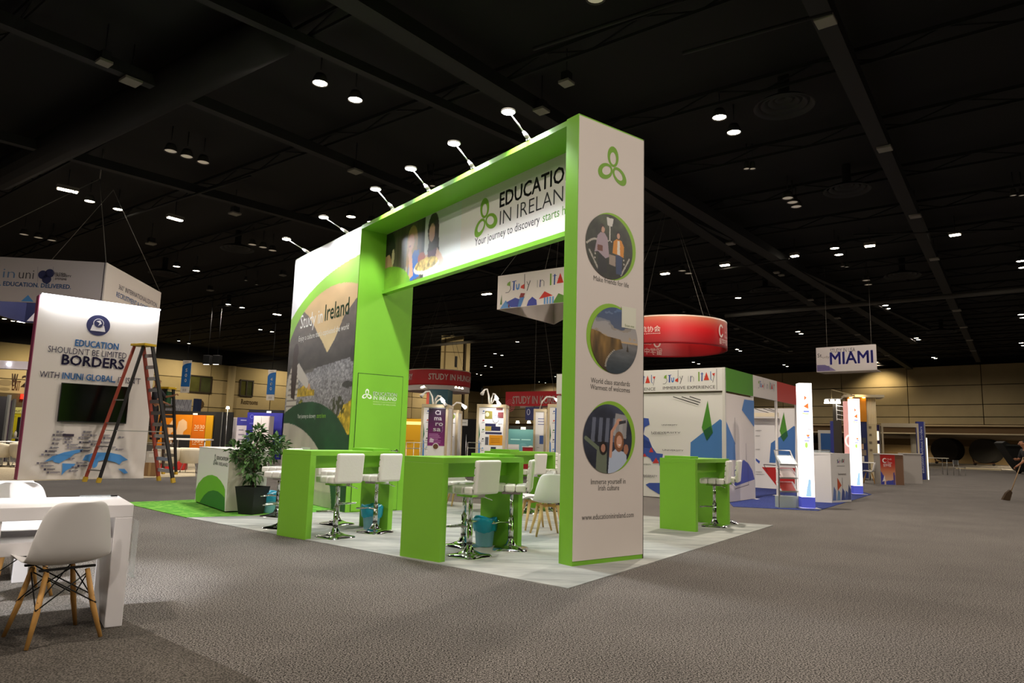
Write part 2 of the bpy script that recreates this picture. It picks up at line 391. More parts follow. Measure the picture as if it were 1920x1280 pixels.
def wl_window(n, x0, x1, y0, y1):
    a, za = wl(x0, y0); b, zb = wl(x1, y1)
    w = bpy.data.objects.new('window_%d' % n, None); C.objects.link(w); w.location = wall_l.location; w.rotation_euler = wall_l.rotation_euler; tag(w, kind='structure')
    fr = MB(); t = .12
    for q in ((a, b, zb, zb+t), (a, b, za-t, za), (a, a+t, zb, za), (b-t, b, zb, za), ((a+b)/2-t/2, (a+b)/2+t/2, zb, za)):
        fr.box(q[0], q[1], -.12, .02, q[2], q[3])
    fr.build('frame', mat('#2a2116', .6), w)
    bx('pane', a+t, (a+b)/2-t/2, -.05, -.02, zb+t, za-t, mat('#4a4a26', .15, var=.3, vscale=.8), w); bx('pane', (a+b)/2+t/2, b-t, -.05, -.02, zb+t, za-t, mat('#3c4028', .15, var=.3, vscale=1.), w)
wl_window(1, 354, 395, 702, 738); wl_window(2, 450, 473, 711, 744)
a, _ = wl(424, 740); b, _ = wl(437, 740)
MB().lathe([((b-a)/2, 0), ((b-a)/2, 7.7)], 18, mat('#b7a67f', .8), ((a+b)/2, -.1, 0)).build('wall_column', None, wall_l)
P = Print(step=.01, base=.02)
a, z = wl(452, 757); b, _ = wl(483, 757); P.text('Restrooms', a, z, .5, '#5d4526', w=b-a, bold=.01)
a, z = wl(374, 758); P.ell(a, z, .45, .45, '#4a3a22')
a, z = wl(20, 723); b, _ = wl(31, 723); P.text('W', a, z, .95, '#4b3320', w=b-a, bold=.02); a2, z2 = wl(39, 725); P.text('2', a2, z2, .9, '#4b3320', bold=.02)
a, z = wl(22, 731); b, _ = wl(37, 731); P.text('EXIT', a, z, .75, '#6b3f24', w=b-a, bold=.01)
a, z = wl(10, 717); P.ell(a, z, .5, .25, '#7a6a48').ell(a, z-.5, .35, .12, '#7a6a48')
P.build(wall_l, 'lettering')
wl_box('door_recess', -40, 50, 733, 800, -.05, 0, mat('#4f432c', .9))
wl_box('exit_light', 38, 44, 739, 748, -.3, -.1, mat('#ff2010', .5, emit=3))
wl_box('wall_box', 70, 80, 733, 760, -.05, 0, mat('#4f432c', .9))
# closing walls behind and beside the camera
for nm, q in (('wall_rear', (-75, 75, -14.2, -14)), ('wall_side', (-75.2, -75, -14, 110))):
    tag(bx(nm, *q, 0, CEIL_Z, conc2), kind='structure')

# numbered pier
pc = at_depth(849, 52, 760); pier = bpy.data.objects.new('column', None); C.objects.link(pier); pier.location = (*pc, 0); pier.rotation_euler = (0, 0, math.radians(2)); tag(pier, kind='structure')
pm = mat('#9c8c66', .85, var=.05, vscale=1)
bx('shaft', -1.05, .62, 0, 1.2, 0, 8.9, pm, pier, .04); bx('shaft_side', .85, 1.12, .1, 1.0, 0, 8.4, pm, pier); bx('joint', .62, .85, .25, .9, 0, 8.4, mat('#3b3122', .9), pier)
bx('groove', -.8, -.68, -.02, .05, 0, 8.7, mat('#5d4e33', .9), pier)
bx('band', -1.06, .63, -.02, .05, 7.6, 7.66, mat('#5d4e33', .9), pier)
Print(step=.01, base=.01).text('1', .05, 6.55, .75, '#1d1812', bold=.05).build(pier, 'number')

def Frame0(x, y, z):
    a = math.radians(WRA); return (WR[0]+x*math.cos(a)-y*math.sin(a), WR[1]+x*math.sin(a)+y*math.cos(a), z)
q = (pc[0]-1.5, pc[1]-6, 6.5); spot('pier_fill', q, (pc[0], pc[1], 6.8), 900, (1, .84, .6), 90, 1, .1)  # unseen spot added only to brighten the pier
# ---------------------------------------------------------------- ceiling fixtures
def fixture_round(px, py, lit, z=8.5, r=.17, rod=True, where='', group='round downlights hanging under the black ceiling', power=0):
    p = fl(px, py, z); n = 'ceiling_downlight'
    t = thing(n, ('lit round ceiling downlight, '+where) if lit else 'unlit round downlight hanging high under the black ceiling', 'lamp', (*p, z), 0, group if lit else 'unlit round downlights')
    MB().lathe([(0, .2), (r*.6, .2), (r*.8, .12), (r, .02), (r, 0), (r*.92, 0), (r*.85, .03)], 16, mat('#3a3833', .6)).build('housing', None, t)
    MB().lathe([(0, .02), (r*.86, .02)], 16, mat('#fff2dc', .5, emit=30 if lit else 0.12)).build('lens', None, t)  # an unlit lens still gets a faint glow of its own
    MB().tube([(0, 0, .3), (0, 0, CEIL_Z-z)], .015, 5, BLACK).build('rod', None, t)
    if power: spot('downlight', (p[0], p[1], z-.06), (p[0], p[1], 0), power, HALL_COL, 172, .5, .15)
    return t
pairs = [((600, 157), (666, 188)), ((1349, 221), (1376, 249)), ((168, 378), (221, 393)), ((331, 500), (368, 508)), ((658, 407), (697, 417)), ((428, 571), (454, 577)),
         ((1565, 466), (1573, 478)), ((1372, 554), (1384, 559)), ((1660, 573), (1664, 579)), ((1496, 622), (1502, 626)), ((1382, 655), (1388, 658)), ((1470, 684), (1476, 687)),
         ((956, 636), (970, 641)), ((928, 663), (941, 666)), ((910, 686), (921, 688)), ((335, 639), (354, 644)), ((488, 618), (510, 622)), ((1718, 634), (1722, 637)),
         ((1750, 670), (1754, 672)), ((1914, 490), (1918, 502)), ((894, 701), (902, 703)), ((1011, 716), (1023, 718)), ((1041, 706), (1052, 708)), ((1300, 679), (1310, 682)), ((1914, 590), (1918, 596)),
         ((1915, 643), (1919, 648)), ((8, 598), (24, 602)), ((1210, 698), (1216, 700))]
LM = ['high above the storage tower', 'right of the printed column top', 'above the square hanging sign', 'between square sign and tower, starry', 'just over the tower roof', 'beside the tower, upper', 'above the map booth, highest',
      'right of the round red sign', 'over the Miami banner', 'between red sign and Miami banner, upper', 'between red sign and Miami banner, middle', 'between red sign and Miami banner, lowest', 'under the header, upper', 'under the header, second',
      'under the header, third', 'beside the fabric wall, lower', 'beside the tower, lower', 'right of the Miami banner', 'far right of the Miami banner', 'at the right frame edge, upper', 'above the numbered pier side', 'above the Korea banner',
      'next to the printed column, low', 'above the map booth header', 'at the right frame edge, middle', 'at the right frame edge, lower', 'at the left frame edge', 'just above the map booth']
for i, (a, b) in enumerate(pairs):
    near = i in (0, 1, 2, 3, 4, 6, 7, 5, 8, 19)
    fixture_round(*a, True, power=HALL_W*(3.4 if i == 1 else 2.2 if i == 2 else 1.3 if near else .9), where='left one of the pair '+LM[i])
    fixture_round(*b, True, where='right one of the pair '+LM[i])
for x, y in [(320, 284), (350, 294), (381, 305), (1477, 372), (1486, 380), (1493, 388), (1117, -2), (1279, 508), (1291, 513), (1624, 526), (1628, 534), (45, 440), (72, 446), (97, 451), (473, 459), (493, 464), (511, 470)]:
    fixture_round(x, y, False)
for x, y in [(800, 352), (811, 349), (1400, 317), (1411, 317), (461, 526), (481, 534), (1900, 367), (1916, 367), (1580, 500), (1588, 501), (1282, 585)]:
    fixture_round(x, y, False, r=.09)
for x, y in [(-9, -4), (-1.5, -3.5), (6, -4), (13, -2), (-14, 6), (13, 7), (22, 10), (26, 24), (-22, 22), (3, 3.5), (-5, 2)]:    # the same lamps over the part of the hall behind and beside the camera
    t = thing('ceiling_downlight', 'lit round downlight hanging high under the black ceiling', 'lamp', (x, y, 8.5), 0, 'round downlights hanging under the black ceiling')
    MB().lathe([(0, .32), (.1, .32), (.17, .02), (.17, 0)], 16, mat('#8a8578', .5)).build('housing', None, t); MB().lathe([(0, .02), (.15, .02)], 16, mat('#fff2dc', .5, emit=30)).build('lens', None, t)
    spot('downlight', (x, y, 8.42), (x, y, 0), HALL_W*({(-5, 2): 1.6, (-14, 6): 2.2, (13, 7): 2.0}.get((x, y), .95)), HALL_COL, 172, .5, .15)
SL = ['longest, above the square hanging sign', 'left of the tower, upper', 'right of the column, middle left', 'between the two starry lamps', 'right of the paired lamps', 'farthest right', 'close to the printed column', 'left of the tower graphic', 'over the navy sign lining', 'seen under the header']
def fixture_strip(a, b, z=8.5, w=.16):
    A, B = fl(*a, z), fl(*b, z); L = math.hypot(B[0]-A[0], B[1]-A[1]); t = thing('ceiling_strip_light', 'lit linear ceiling strip light, '+SL.pop(0), 'lamp', ((A[0]+B[0])/2, (A[1]+B[1])/2, z), math.degrees(math.atan2(B[1]-A[1], B[0]-A[0])), 'linear strip lights under the ceiling')
    bx('housing', -L/2-.03, L/2+.03, -w/2-.03, w/2+.03, .03, .14, mat('#6d685e', .5), t); bx('diffuser', -L/2, L/2, -w/2, w/2, 0, .03, mat('#fff0d6', .5, emit=22), t)
    MB().tube([(0, 0, .1), (0, 0, CEIL_Z-z)], .012, 5, BLACK).build('rod', None, t)
for a, b in [((108, 354), (145, 362)), ((315, 408), (341, 415)), ((1351, 499), (1367, 497)), ((1484, 482), (1496, 480)), ((1622, 463), (1640, 461)), ((1781, 443), (1800, 440)), ((1240, 515), (1254, 513)),
             ((513, 589), (526, 591)), ((33, 603), (46, 605)), ((905, 553), (920, 551))]:
    fixture_strip(a, b)
pan = mat('#79756c', .7)
def ceil_panel(px, py, z=8.35, s=.6, deg=52):
    p = fl(px, py, z); t = thing('ceiling_speaker', 'pale square speaker panel under the black ceiling', 'speaker', (*p, z), deg, 'pale square speaker panels under the ceiling')
    bx('grille', -s/2, s/2, -s/2, s/2, 0, .06, pan, t, .01); bx('back_box', -s/3, s/3, -s/3, s/3, .06, .25, BLACK, t); MB().tube([(0, 0, .2), (0, 0, CEIL_Z-z)], .012, 5, BLACK).build('rod', None, t)
for x, y, s in [(1548, 43, .5), (1659, 281, .5), (1716, 407, .5), (245, 155, .55), (195, 120, .4), (666, 323, .5), (440, 402, .5), (283, 458, .5), (1752, 487, .5), (1794, 583, .6), (1807, 614, .6), (1818, 638, .6), (1825, 658, .6),
                (1370, 458, .45), (1456, 512, .35), (1465, 517, .35), (1520, 563, .4), (1570, 597, .5), (1608, 628, .5), (1663, 667, .5), (1381, 617, .45), (1437, 640, .45), (1482, 659, .45), (1015, 210, .45), (394, 545, .45), (530, 517, .4), (1062, 158, .4)]:
    ceil_panel(x, y, s=s*.62)
DL = ['upper right of the printed column', 'below the upper right one', 'left of the tower roof', 'above the Miami banner', 'just above the round red sign', 'over the right rim of the round red sign', 'above the ladder', 'between ladder and tower', 'right of the Miami banner', 'beside the red sign edge']
for x, y, r in [(1470, 200, .62), (1588, 357, .62), (445, 467, .65), (1692, 517, .7), (1435, 545, .7), (1320, 557, .7), (308, 513, .7), (428, 577, .7), (1765, 622, .8), (1290, 604, .8)]:
    z = 8.45; p = fl(x, y, z); t = thing('air_diffuser', 'round ribbed air diffuser in the ceiling, '+DL.pop(0), 'vent', (*p, z), 0, 'round ribbed air diffusers')
    for k in range(4): MB().lathe([(r*(1-k*.24), .05*k), (r*(1-k*.24)-.02, -.02+.05*k), (r*(1-k*.24)-.1, .08+.05*k)], 28, mat('#1b1a17', .7)).build('ring', None, t)
    MB().lathe([(.12, .25), (.12, CEIL_Z-z)], 20, ceil_m).build('duct_neck', None, t)
# unseen spots added to brighten the recessed bay
for X in (-12, 2, 16, 30):
    for yy in (6, 18, 28): q = Frame0(X, yy, 2.8); spot('bay_fill', q, (q[0], q[1], 0), 1500, (1, .82, .55), 165, .6, .1)
# wall washers on the right wall
for px, py in ((1655, 715), (1905, 690)):
    q = on_plane(px, py, WR, WRA); n = Vector((math.sin(math.radians(WRA)), -math.cos(math.radians(WRA)), 0)); b = Vector(q)+n*1.6+Vector((0, 0, 1.6))
    spot('wall_wash', b, (q[0], q[1], 3), 2200, (1, .8, .5), 120, 1, .1)
for px, py in ((330, 690), (520, 700), (60, 690), (950, 715), (1250, 705), (800, 735)):  # further unseen spots added to brighten the far walls
    P0, A0 = (CW, WLA) if px < 900 else (WR, WRA)
    q = on_plane(px, py, P0, A0); n = Vector((math.sin(math.radians(A0)), -math.cos(math.radians(A0)), 0)); b = Vector(q)+n*4+Vector((0, 0, 1.4))
    spot('wall_wash', b, (q[0], q[1], 2), 1800 if px > 900 else 1500, (1, .84, .58), 140, 1, .1)

# ================================================================ the green booth in the middle
class Frame:
    def __init__(s, p, deg): s.p, s.deg = p, deg
    def at(s, px, py, y=0.0):
        """photo point -> (x, z) on this frame's face set back by y"""
        a = math.radians(s.deg); p = (s.p[0]-math.sin(a)*y, s.p[1]+math.cos(a)*y); q = on_plane(px, py, p, s.deg)
        return ((q[0]-p[0])*math.cos(a)+(q[1]-p[1])*math.sin(a), q[2])
    def loc(s, x, y, z=0.0):
        a = math.radians(s.deg); return (s.p[0]+x*math.cos(a)-y*math.sin(a), s.p[1]+x*math.sin(a)+y*math.cos(a), z)
    def pts(s, L, y=0.0): return [s.at(a, b, y) for a, b in L]
QB = fl(1071.9, 1063.1); BD = -52.8
BF = Frame(QB, BD); CFr = Frame(QB, BD+90)            # front of the arch; white face of the column (x there = depth)
IF = Frame(BF.loc(-5.5, 0)[:2], BD+90)               # inner face of the storage tower

# carpets
cg = carpet_mat('booth_carpet', '#8d918d', '#b5b6b0', 2.2, 0.05, True)
cgreen = carpet_mat('green_carpet', '#5a9f38', '#7cb94a', 6, 0.06)
def carpet(name, label, px, m, z, cat='carpet', extra=None):
    P_ = [fl(*p) for p in px] if extra is None else extra
    c = P_[0]; o = MB().prism([(p[0]-c[0], p[1]-c[1]) for p in (P_ if sum((P_[i][0]*P_[(i+1) % len(P_)][1]-P_[(i+1) % len(P_)][0]*P_[i][1]) for i in range(len(P_))) > 0 else P_[::-1])], 0, z).build(name, m)
    o.location = (c[0], c[1], 0); return tag(o, label, cat)
carpet('booth_carpet', 'pale grey streaked carpet under the green booth and its bar tables', [(350, 970.6), (1065, 1104), (1450, 985), (655, 927)], cg, .008)
carpet('green_carpet', 'bright green carpet under the white reception counter with green hills', [(228, 942.5), (350, 970.6), (455, 968), (624, 959), (648, 961), (655, 926)], cgreen, .010)
carpet('lounge_carpet', 'dark grey smooth carpet under the white table and shell chairs in the near corner', None, carpet_mat('lounge_carpet_pile', '#35322e', '#68625b', 100, 0.2), .012,
       extra=[(-6.0, 7.85), (-2.54, 4.88), (-1.35, 3.87), (0.9, 1.95), (-2, -1.5), (-9, 3)])

booth = thing('booth_arch', 'tall lime green exhibition arch with white printed column and storage tower', 'booth', QB, BD)
col = bx('column', -.205, 0, 0, 1.055, 0, 4.88, GREEN, booth, .003)
bx('white_face', 0, .006, .006, 1.05, .055, 4.86, mat('#dcd3cc', .5, name='column_print'), col)
bx('edge_strip', -.2, .004, 1.05, 1.062, 0, 4.88, mat('#4a443c', .5), col)
bx('roof_slab', -5.5, -.2, 0, 1.055, 4.8, 4.865, GREEN, booth)
tower = bx('storage_tower', -8.65, -5.5, .004, 1.06, .01, 4.85, GREEN, booth, .003)
bx('tower_top', -8.64, -5.51, .01, 1.05, 4.8, 4.86, WHITE, tower)
head = bx('header_board', -5.5, -.2, .485, .53, 3.78, 4.8, WHITE, booth)
bx('header_ledge', -5.5, -.2, .45, .56, 3.72, 3.78, GREEN, head)
# door in the tower's inner face
dy0, _ = IF.at(671.5, 699); dy1, dz1 = IF.at(755.5, 706.5)
door = MB().box(-5.5, -5.488, dy0+.006, dy1-.006, .03, 2.30).build('door', GREEN, booth)
gap = MB()
for y0, y1, z0, z1 in ((dy0-.004, dy0+.004, .02, 2.31), (dy1-.004, dy1+.004, .02, 2.31), (dy0, dy1, 2.302, 2.312)): gap.box(-5.5, -5.496, y0, y1, z0, z1)
gap.build('door_gap', mat('#2d4a18', .7), booth)
MB().tube([(-5.49, dy1-.06, 1.02), (-5.43, dy1-.06, 1.02), (-5.43, dy1-.2, 1.02)], .011, 8, CHROME).build('handle', None, door)
MB().lathe([(.0, .0), (.026, 0), (.026, .008), (0, .008)], 14, CHROME, (0, 0, 0)).build('escutcheon', None, door, loc=(-5.49, dy1-.06, 1.02)).rotation_euler = (0, math.pi/2, 0)

def trefoil(P, cx, cz, R, col, rx=.33, rz=.46, tilt=8):
    for a in (90, 212, 328):
        t = math.radians(a+tilt); P.ring(cx+.5*R*math.cos(t), cz+.5*R*math.sin(t), rx*R, rz*R, .15*R, col, 28, rot=a+tilt-90, dx=-.05*R*math.sin(math.radians(tilt)), dz=-.075*R, k=1.25)
    return P
GR = '#77a82f'
# print on the inner face door
P = Print(face_x(-5.488))
c = IF.at(688, 740); trefoil(P, c[0]-.005, c[1], .105, '#f2f7e6', tilt=0)
a = IF.at(699, 741); b = IF.at(743, 745); P.text('EDUCATION', a[0], a[1], .062, '#f6faee', w=b[0]-a[0], bold=.02)
a = IF.at(699, 749); P.text('IN IRELAND', a[0], a[1], .062, '#f6faee', w=b[0]-a[0])
a = IF.at(698.5, 754); P.text('WORLD CLASS STANDARDS', a[0], a[1], .022, '#cfe3a0', w=(b[0]-a[0])*.98)
a = IF.at(698.5, 758.5); P.text('WARMEST OF WELCOMES', a[0], a[1], .022, '#cfe3a0', w=(b[0]-a[0])*.98)
P.build(door, 'lettering')

# the landscape print on the tower front
def paint_tower(p):
    w, h = p.w, p.h
    one = p.Z > -9
    p.put(one, '#f1eff2')
    outer = p.inell(3.3, 2.4, 4.11, 1.93) ; p.put(outer, '#8cc63a')
    inner = p.inell(2.15, 2.45, 2.36, 1.5) | (p.Z < 2.4)
    p.grad(2.6, '#e8cf9a', 4.0, '#cfa878', inner)
    p.mottle(inner & (p.Z > 2.7), .12, 1.2, 2.5, 3)
    n = p.noise(2.0, .5, 9)
    left = np.interp(p.X, [0, .5, .95, 1.5, 2.0], [3.6, 3.7, 3.5, 3.08, 2.7]); right = np.interp(p.X, [1.98, 2.3, 2.65, 3.1], [2.7, 2.92, 3.3, 3.55])
    mt = inner & (((p.Z < left+.06*n) & (p.X < 2.05)) | ((p.Z < right+.05*n) & (p.X >= 1.98)))
    p.grad(2.4, '#3b3936', 3.3, '#6a5f57', mt); p.mottle(mt, .25, 3, 6, 5)
    vv = inner & (p.Z > 2.6) & (p.Z < 3.1) & ~mt; p.put(vv, '#f3dfa8', .4)
    shore = 2.38+.06*p.X
    lake = inner & (p.Z < shore); p.grad(1.3, '#8c8784', 2.5, '#8f8f94', lake)
    n2 = p.noise(26, 34, 11, 2); p.put(lake & (n2 > .66), '#c9c5c8', .6); p.put(lake & (n2 < .36), '#5d5a5c', .6); p.mottle(lake, .12, 1.5, 4, 2)
    p.put(inner & (p.Z < shore+.02) & (p.Z > shore-.05) & (p.X < 1.4), '#5c5a50', .8)
    fl_ = (p.Z < 2.1+.15*p.noise(5, 5, 1)-.2*np.abs(p.X-1.0)) & (p.Z > 1.95) & (p.X < 1.5); p.put(fl_, '#b89a2c'); p.mottle(fl_, .5, 14, 14, 8)
    bank = (p.Z < 1.72-.35*np.abs(p.X-.9)+.35*p.noise(7, 3, 21)) ; p.put(bank, '#7c7a2c'); p.mottle(bank, .6, 16, 18, 6)
    bank2 = (p.X > 2.0) & (p.Z < 1.25+.35*(p.X-2.0)+.35*p.noise(5, 4, 30)); p.put(bank2, '#c2a62e'); p.mottle(bank2, .45, 12, 12, 4)
    bush = p.inell(2.55, 1.7, .34, .22) & (p.noise(14, 14, 40) > .45); p.put(bush, '#353a1c', .8); p.ell(2.95, 2.1, .22, .06, '#33332c', a=.8); p.ell(3.1, 2.62, .12, .14, '#2f2c26')
    # the woman in a striped jumper, arm held out
    p.poly([(.12, 1.25), (.1, .75), (.42, .75), (.48, 1.3)], '#22302a')
    body = p.inpoly([(.08, 1.2), (.06, 2.15), (.2, 2.55), (.45, 2.6), (.62, 2.5), (.66, 2.2), (.55, 1.3), (.4, 1.18)])
    p.put(body, '#cfc7bb'); p.put(body & (np.mod(p.Z, .11) < .035), '#8a8178')
    p.poly([(.5, 2.58), (.62, 2.62), (1.12, 2.3), (1.2, 2.17), (1.1, 2.1), (.6, 2.32)], '#cdc6bc'); p.ell(1.22, 2.13, .06, .06, '#caa083')
    p.poly([(.0, 2.1), (.12, 2.45), (.2, 2.3), (.08, 1.9)], '#cdc6bc')
    p.ell(.42, 2.86, .13, .17, '#3a2a22'); p.poly([(.28, 2.95), (.5, 2.9), (.56, 2.4), (.5, 1.9), (.3, 1.95), (.24, 2.4)], '#3a2a22')
    p.poly([(.1, 1.25), (.12, .4), (.35, .4), (.5, 1.25)], '#26372c')
    hill = p.inell(1.2, .4, 2.3, 1.45) | ((p.Z < 1.25) & (p.X > 2.0) & (p.Z < 1.6-.25*(p.X-2)))
    p.put(hill, '#214a2c'); p.mottle(hill, .3, 2.2, 3, 12)
    leg = p.inpoly([(.5, 1.45), (.45, .85), (.68, .85), (.7, 1.4)]); p.put(leg, '#4b6b5e', .8)
    pale = p.inell(0, -.1, 2.6, 1.55); p.put(pale, '#c4bbae'); p.mottle(pale, .16, 2.6, 1.2, 14)
    p.put(p.inpoly([(.35, .0), (.4, .7), (.7, 1.0), (.95, .5), (1.1, 0)]), '#9c9288', .6)
picture(tower, 'landscape_print', paint_tower, 3.14, 4.82, .016, ident, -8.648, .02)
P = Print(base=.004)
a = BF.at(565, 612); b = BF.at(606, 598); c = BF.at(611, 596); d = BF.at(655.5, 584)
X0 = -8.65
zt = 3.33
P.text('Study in', X0+.55, zt, .27, '#f7f4ee', w=1.12).text('Ireland', X0+1.78, zt+.02, .3, '#23502e', w=1.05, bold=.012)
P.text("Enjoy a culture that's captivated the world", X0+.52, 3.08, .105, '#f5f2ea', w=2.35)
P.text('Your journey to discovery', X0+.75, 1.56, .08, '#dfe6dc', w=.9).text('starts here', X0+1.7, 1.56, .08, '#8cc63a', w=.42)
trefoil(P, X0+.5, 4.48, .13, '#cfd6cc'); P.text('EDUCATION', X0+.72, 4.5, .085, '#8a9488', w=.62, bold=.01).text('IN IRELAND', X0+.72, 4.38, .085, '#b6bcb4', w=.62)
P.rect(X0+1.05, X0+1.5, .82, 1.02, '#dfe3d8').layer().text('EDUCATION', X0+1.1, .93, .035, '#444444', w=.33)
P.build(tower, 'lettering')
# header print
x_l, _ = BF.at(725, 447, .485); 
def hx(px, py=450): return BF.at(px, py, .485)[0]
def hz(px, py): return BF.at(px, py, .485)[1]
wp = hx(865, 420)+5.5
def paint_header(p):
    f = p.X/p.w
    p.grad(0, '#6a5c50', p.h, '#4c443c'); p.mottle(None, .25, 9, .6, 3)
    for i in range(16): p.stroke((.35+i*.11, 0), (.35+i*.11, 1.1), .012, '#3a322c', .6)
    p.put((p.X > .52*p.w) & (p.X < .56*p.w), '#2c2a28'); p.put(p.X > .56*p.w, '#cfd2cf')
    p.stroke((.62*p.w, .75), (.66*p.w, .6), .03, '#3a3a38'); p.stroke((.66*p.w, .6), (.6*p.w, .42), .02, '#55524d')
    k = p.w/2.0
    # man at the left seen from behind
    p.ell(.08*k, .72, .2*k, .32, '#1f1c1c'); p.poly([(0, .3), (.0, .6), (.12*k, .62), (.24*k, .42), (.2*k, .2), (0, .15)], '#c4957a'); p.ell(.23*k, .55, .04*k, .14, '#d6c3a4')
    # fair-haired woman with a hand to her mouth
    p.ell(.78*k, .66, .15*k, .3, '#b08a5c'); p.poly([(.64*k, .7), (.62*k, .1), (.8*k, .1), (.92*k, .5), (.9*k, .75)], '#a98258'); p.ell(.75*k, .68, .085*k, .15, '#d9a184')
    p.poly([(.84*k, .52), (.98*k, .5), (1.0*k, .05), (.66*k, 0), (.7*k, .3)], '#2b62b4'); p.poly([(.7*k, .5), (.78*k, .52), (.84*k, .1), (.72*k, .05)], '#d8a286'); p.ell(.73*k, .48, .05*k, .07, '#dba78b')
    p.ell(.72*k, .62, .03*k, .015, '#8a3030')
    # dark-haired woman
    p.ell(1.33*k, .76, .14*k, .26, '#332c2a'); p.poly([(1.25*k, .75), (1.2*k, .3), (1.5*k, .3), (1.46*k, .85)], '#3a302d'); p.ell(1.3*k, .7, .075*k, .15, '#c39c86')
    p.poly([(1.15*k, .36), (1.45*k, .42), (1.62*k, .2), (1.6*k, .1), (1.0*k, .2)], '#c9a48c'); p.poly([(1.22*k, .4), (1.44*k, .42), (1.4*k, .2), (1.2*k, .24)], '#5b3b4d'); p.ell(1.05*k, .34, .1*k, .1, '#9c4f36')
    # dishes and glasses
    p.ell(1.18*k, .18, .33*k, .12, '#d9d2c0'); m = p.inell(1.18*k, .22, .3*k, .1); p.put(m, '#b59a55'); p.mottle(m, .6, 16, 16, 5)
    for i in range(5): p.ell((.4+.08*i)*k, .2+.03*(i % 2), .025*k, .07, '#a9a7a0', a=.7)
    p.ell(.55*k, .12, .06*k, .07, '#b5673c')
    arc = p.inell(.0, -.06, .78*k, .46); p.put(arc, '#7cb829', .92); p.mottle(arc, .18, 2.2, 3, 2)
    fade = np.clip((p.X-.74*p.w)/(.2*p.w), 0, 1); p.put(fade, '#dfe3e2')
    fade2 = np.clip((p.X-.5*p.w)/(.4*p.w), 0, 1)*np.clip((.3-p.Z)/.25, 0, 1); p.put(fade2, '#dfe3e2')
picture(head, 'photo_print', paint_header, wp, 1.01, .014, lambda x, y, z: (x, .485+y, z), -5.5, 3.785)
P = Print(lambda x, y, z: (x, .485+y, z))
a = BF.at(891, 411, .485); b = BF.at(929, 405, .485)
c0 = BF.at(910, 410, .485); trefoil(P, c0[0], c0[1]-.0, .33, GR)
a = BF.at(937, 391, .485); P.text('EDUCATION', a[0], a[1]+.015, .205, '#16181a', w=(hx(1062, 320)-a[0])*1.12, bold=.022)
a = BF.at(937, 422, .485); P.text('IN IRELAND', a[0], a[1], .2, '#1c1e20', w=(hx(1059, 370)-a[0])*1.15, bold=-.008)
a = BF.at(890, 464, .485); jw = hx(1012, 420)-a[0]; P.text('Your journey to discovery', a[0], a[1]+.02, .115, '#2b2d30', w=jw); a2 = BF.at(1013, 426, .485)
P.text('starts here', a[0]+jw+.06, a[1]+.02, .115, '#4f8a22', w=(hx(1063, 400)-a[0]-jw)*1.22)
P.build(head, 'lettering')
# column print: trefoil, three round photographs with green crescents, captions
P = Print(face_x(.006))
def cc(px, py): return CFr.at(px, py)
trefoil(P, *cc(1148, 315), .27, GR, tilt=-2)
caps = [('Make friends for life', 1112, 1178, 531, .055), ('World class standards', 1107, 1180, 719, .055), ('Warmest of welcomes', 1106, 1180, 731, .055), ('Immerse yourself in', 1107, 1172, 905, .055), ('Irish culture', 1121, 1160, 917, .055), ('www.educationinireland.com', 1090, 1187, 970, .055)]
for s, xa, xb, yy, h in caps:
    a = cc(xa, yy); b = cc(xb, yy); cz = cc((xa+xb)/2, yy)[1]; P.text(s, a[0], cz-.01, h, '#4a4744', w=b[0]-a[0])
RC = .385
cents = [cc(1143, 463), cc(1150, 638), cc(1140, 822)]
for (cy, cz), dx, dz in zip(cents, (.034, -.034, .034), (.012, .022, .022)): P.ell(cy+dx, cz+dz, RC, RC, '#8fbf3a', 48)
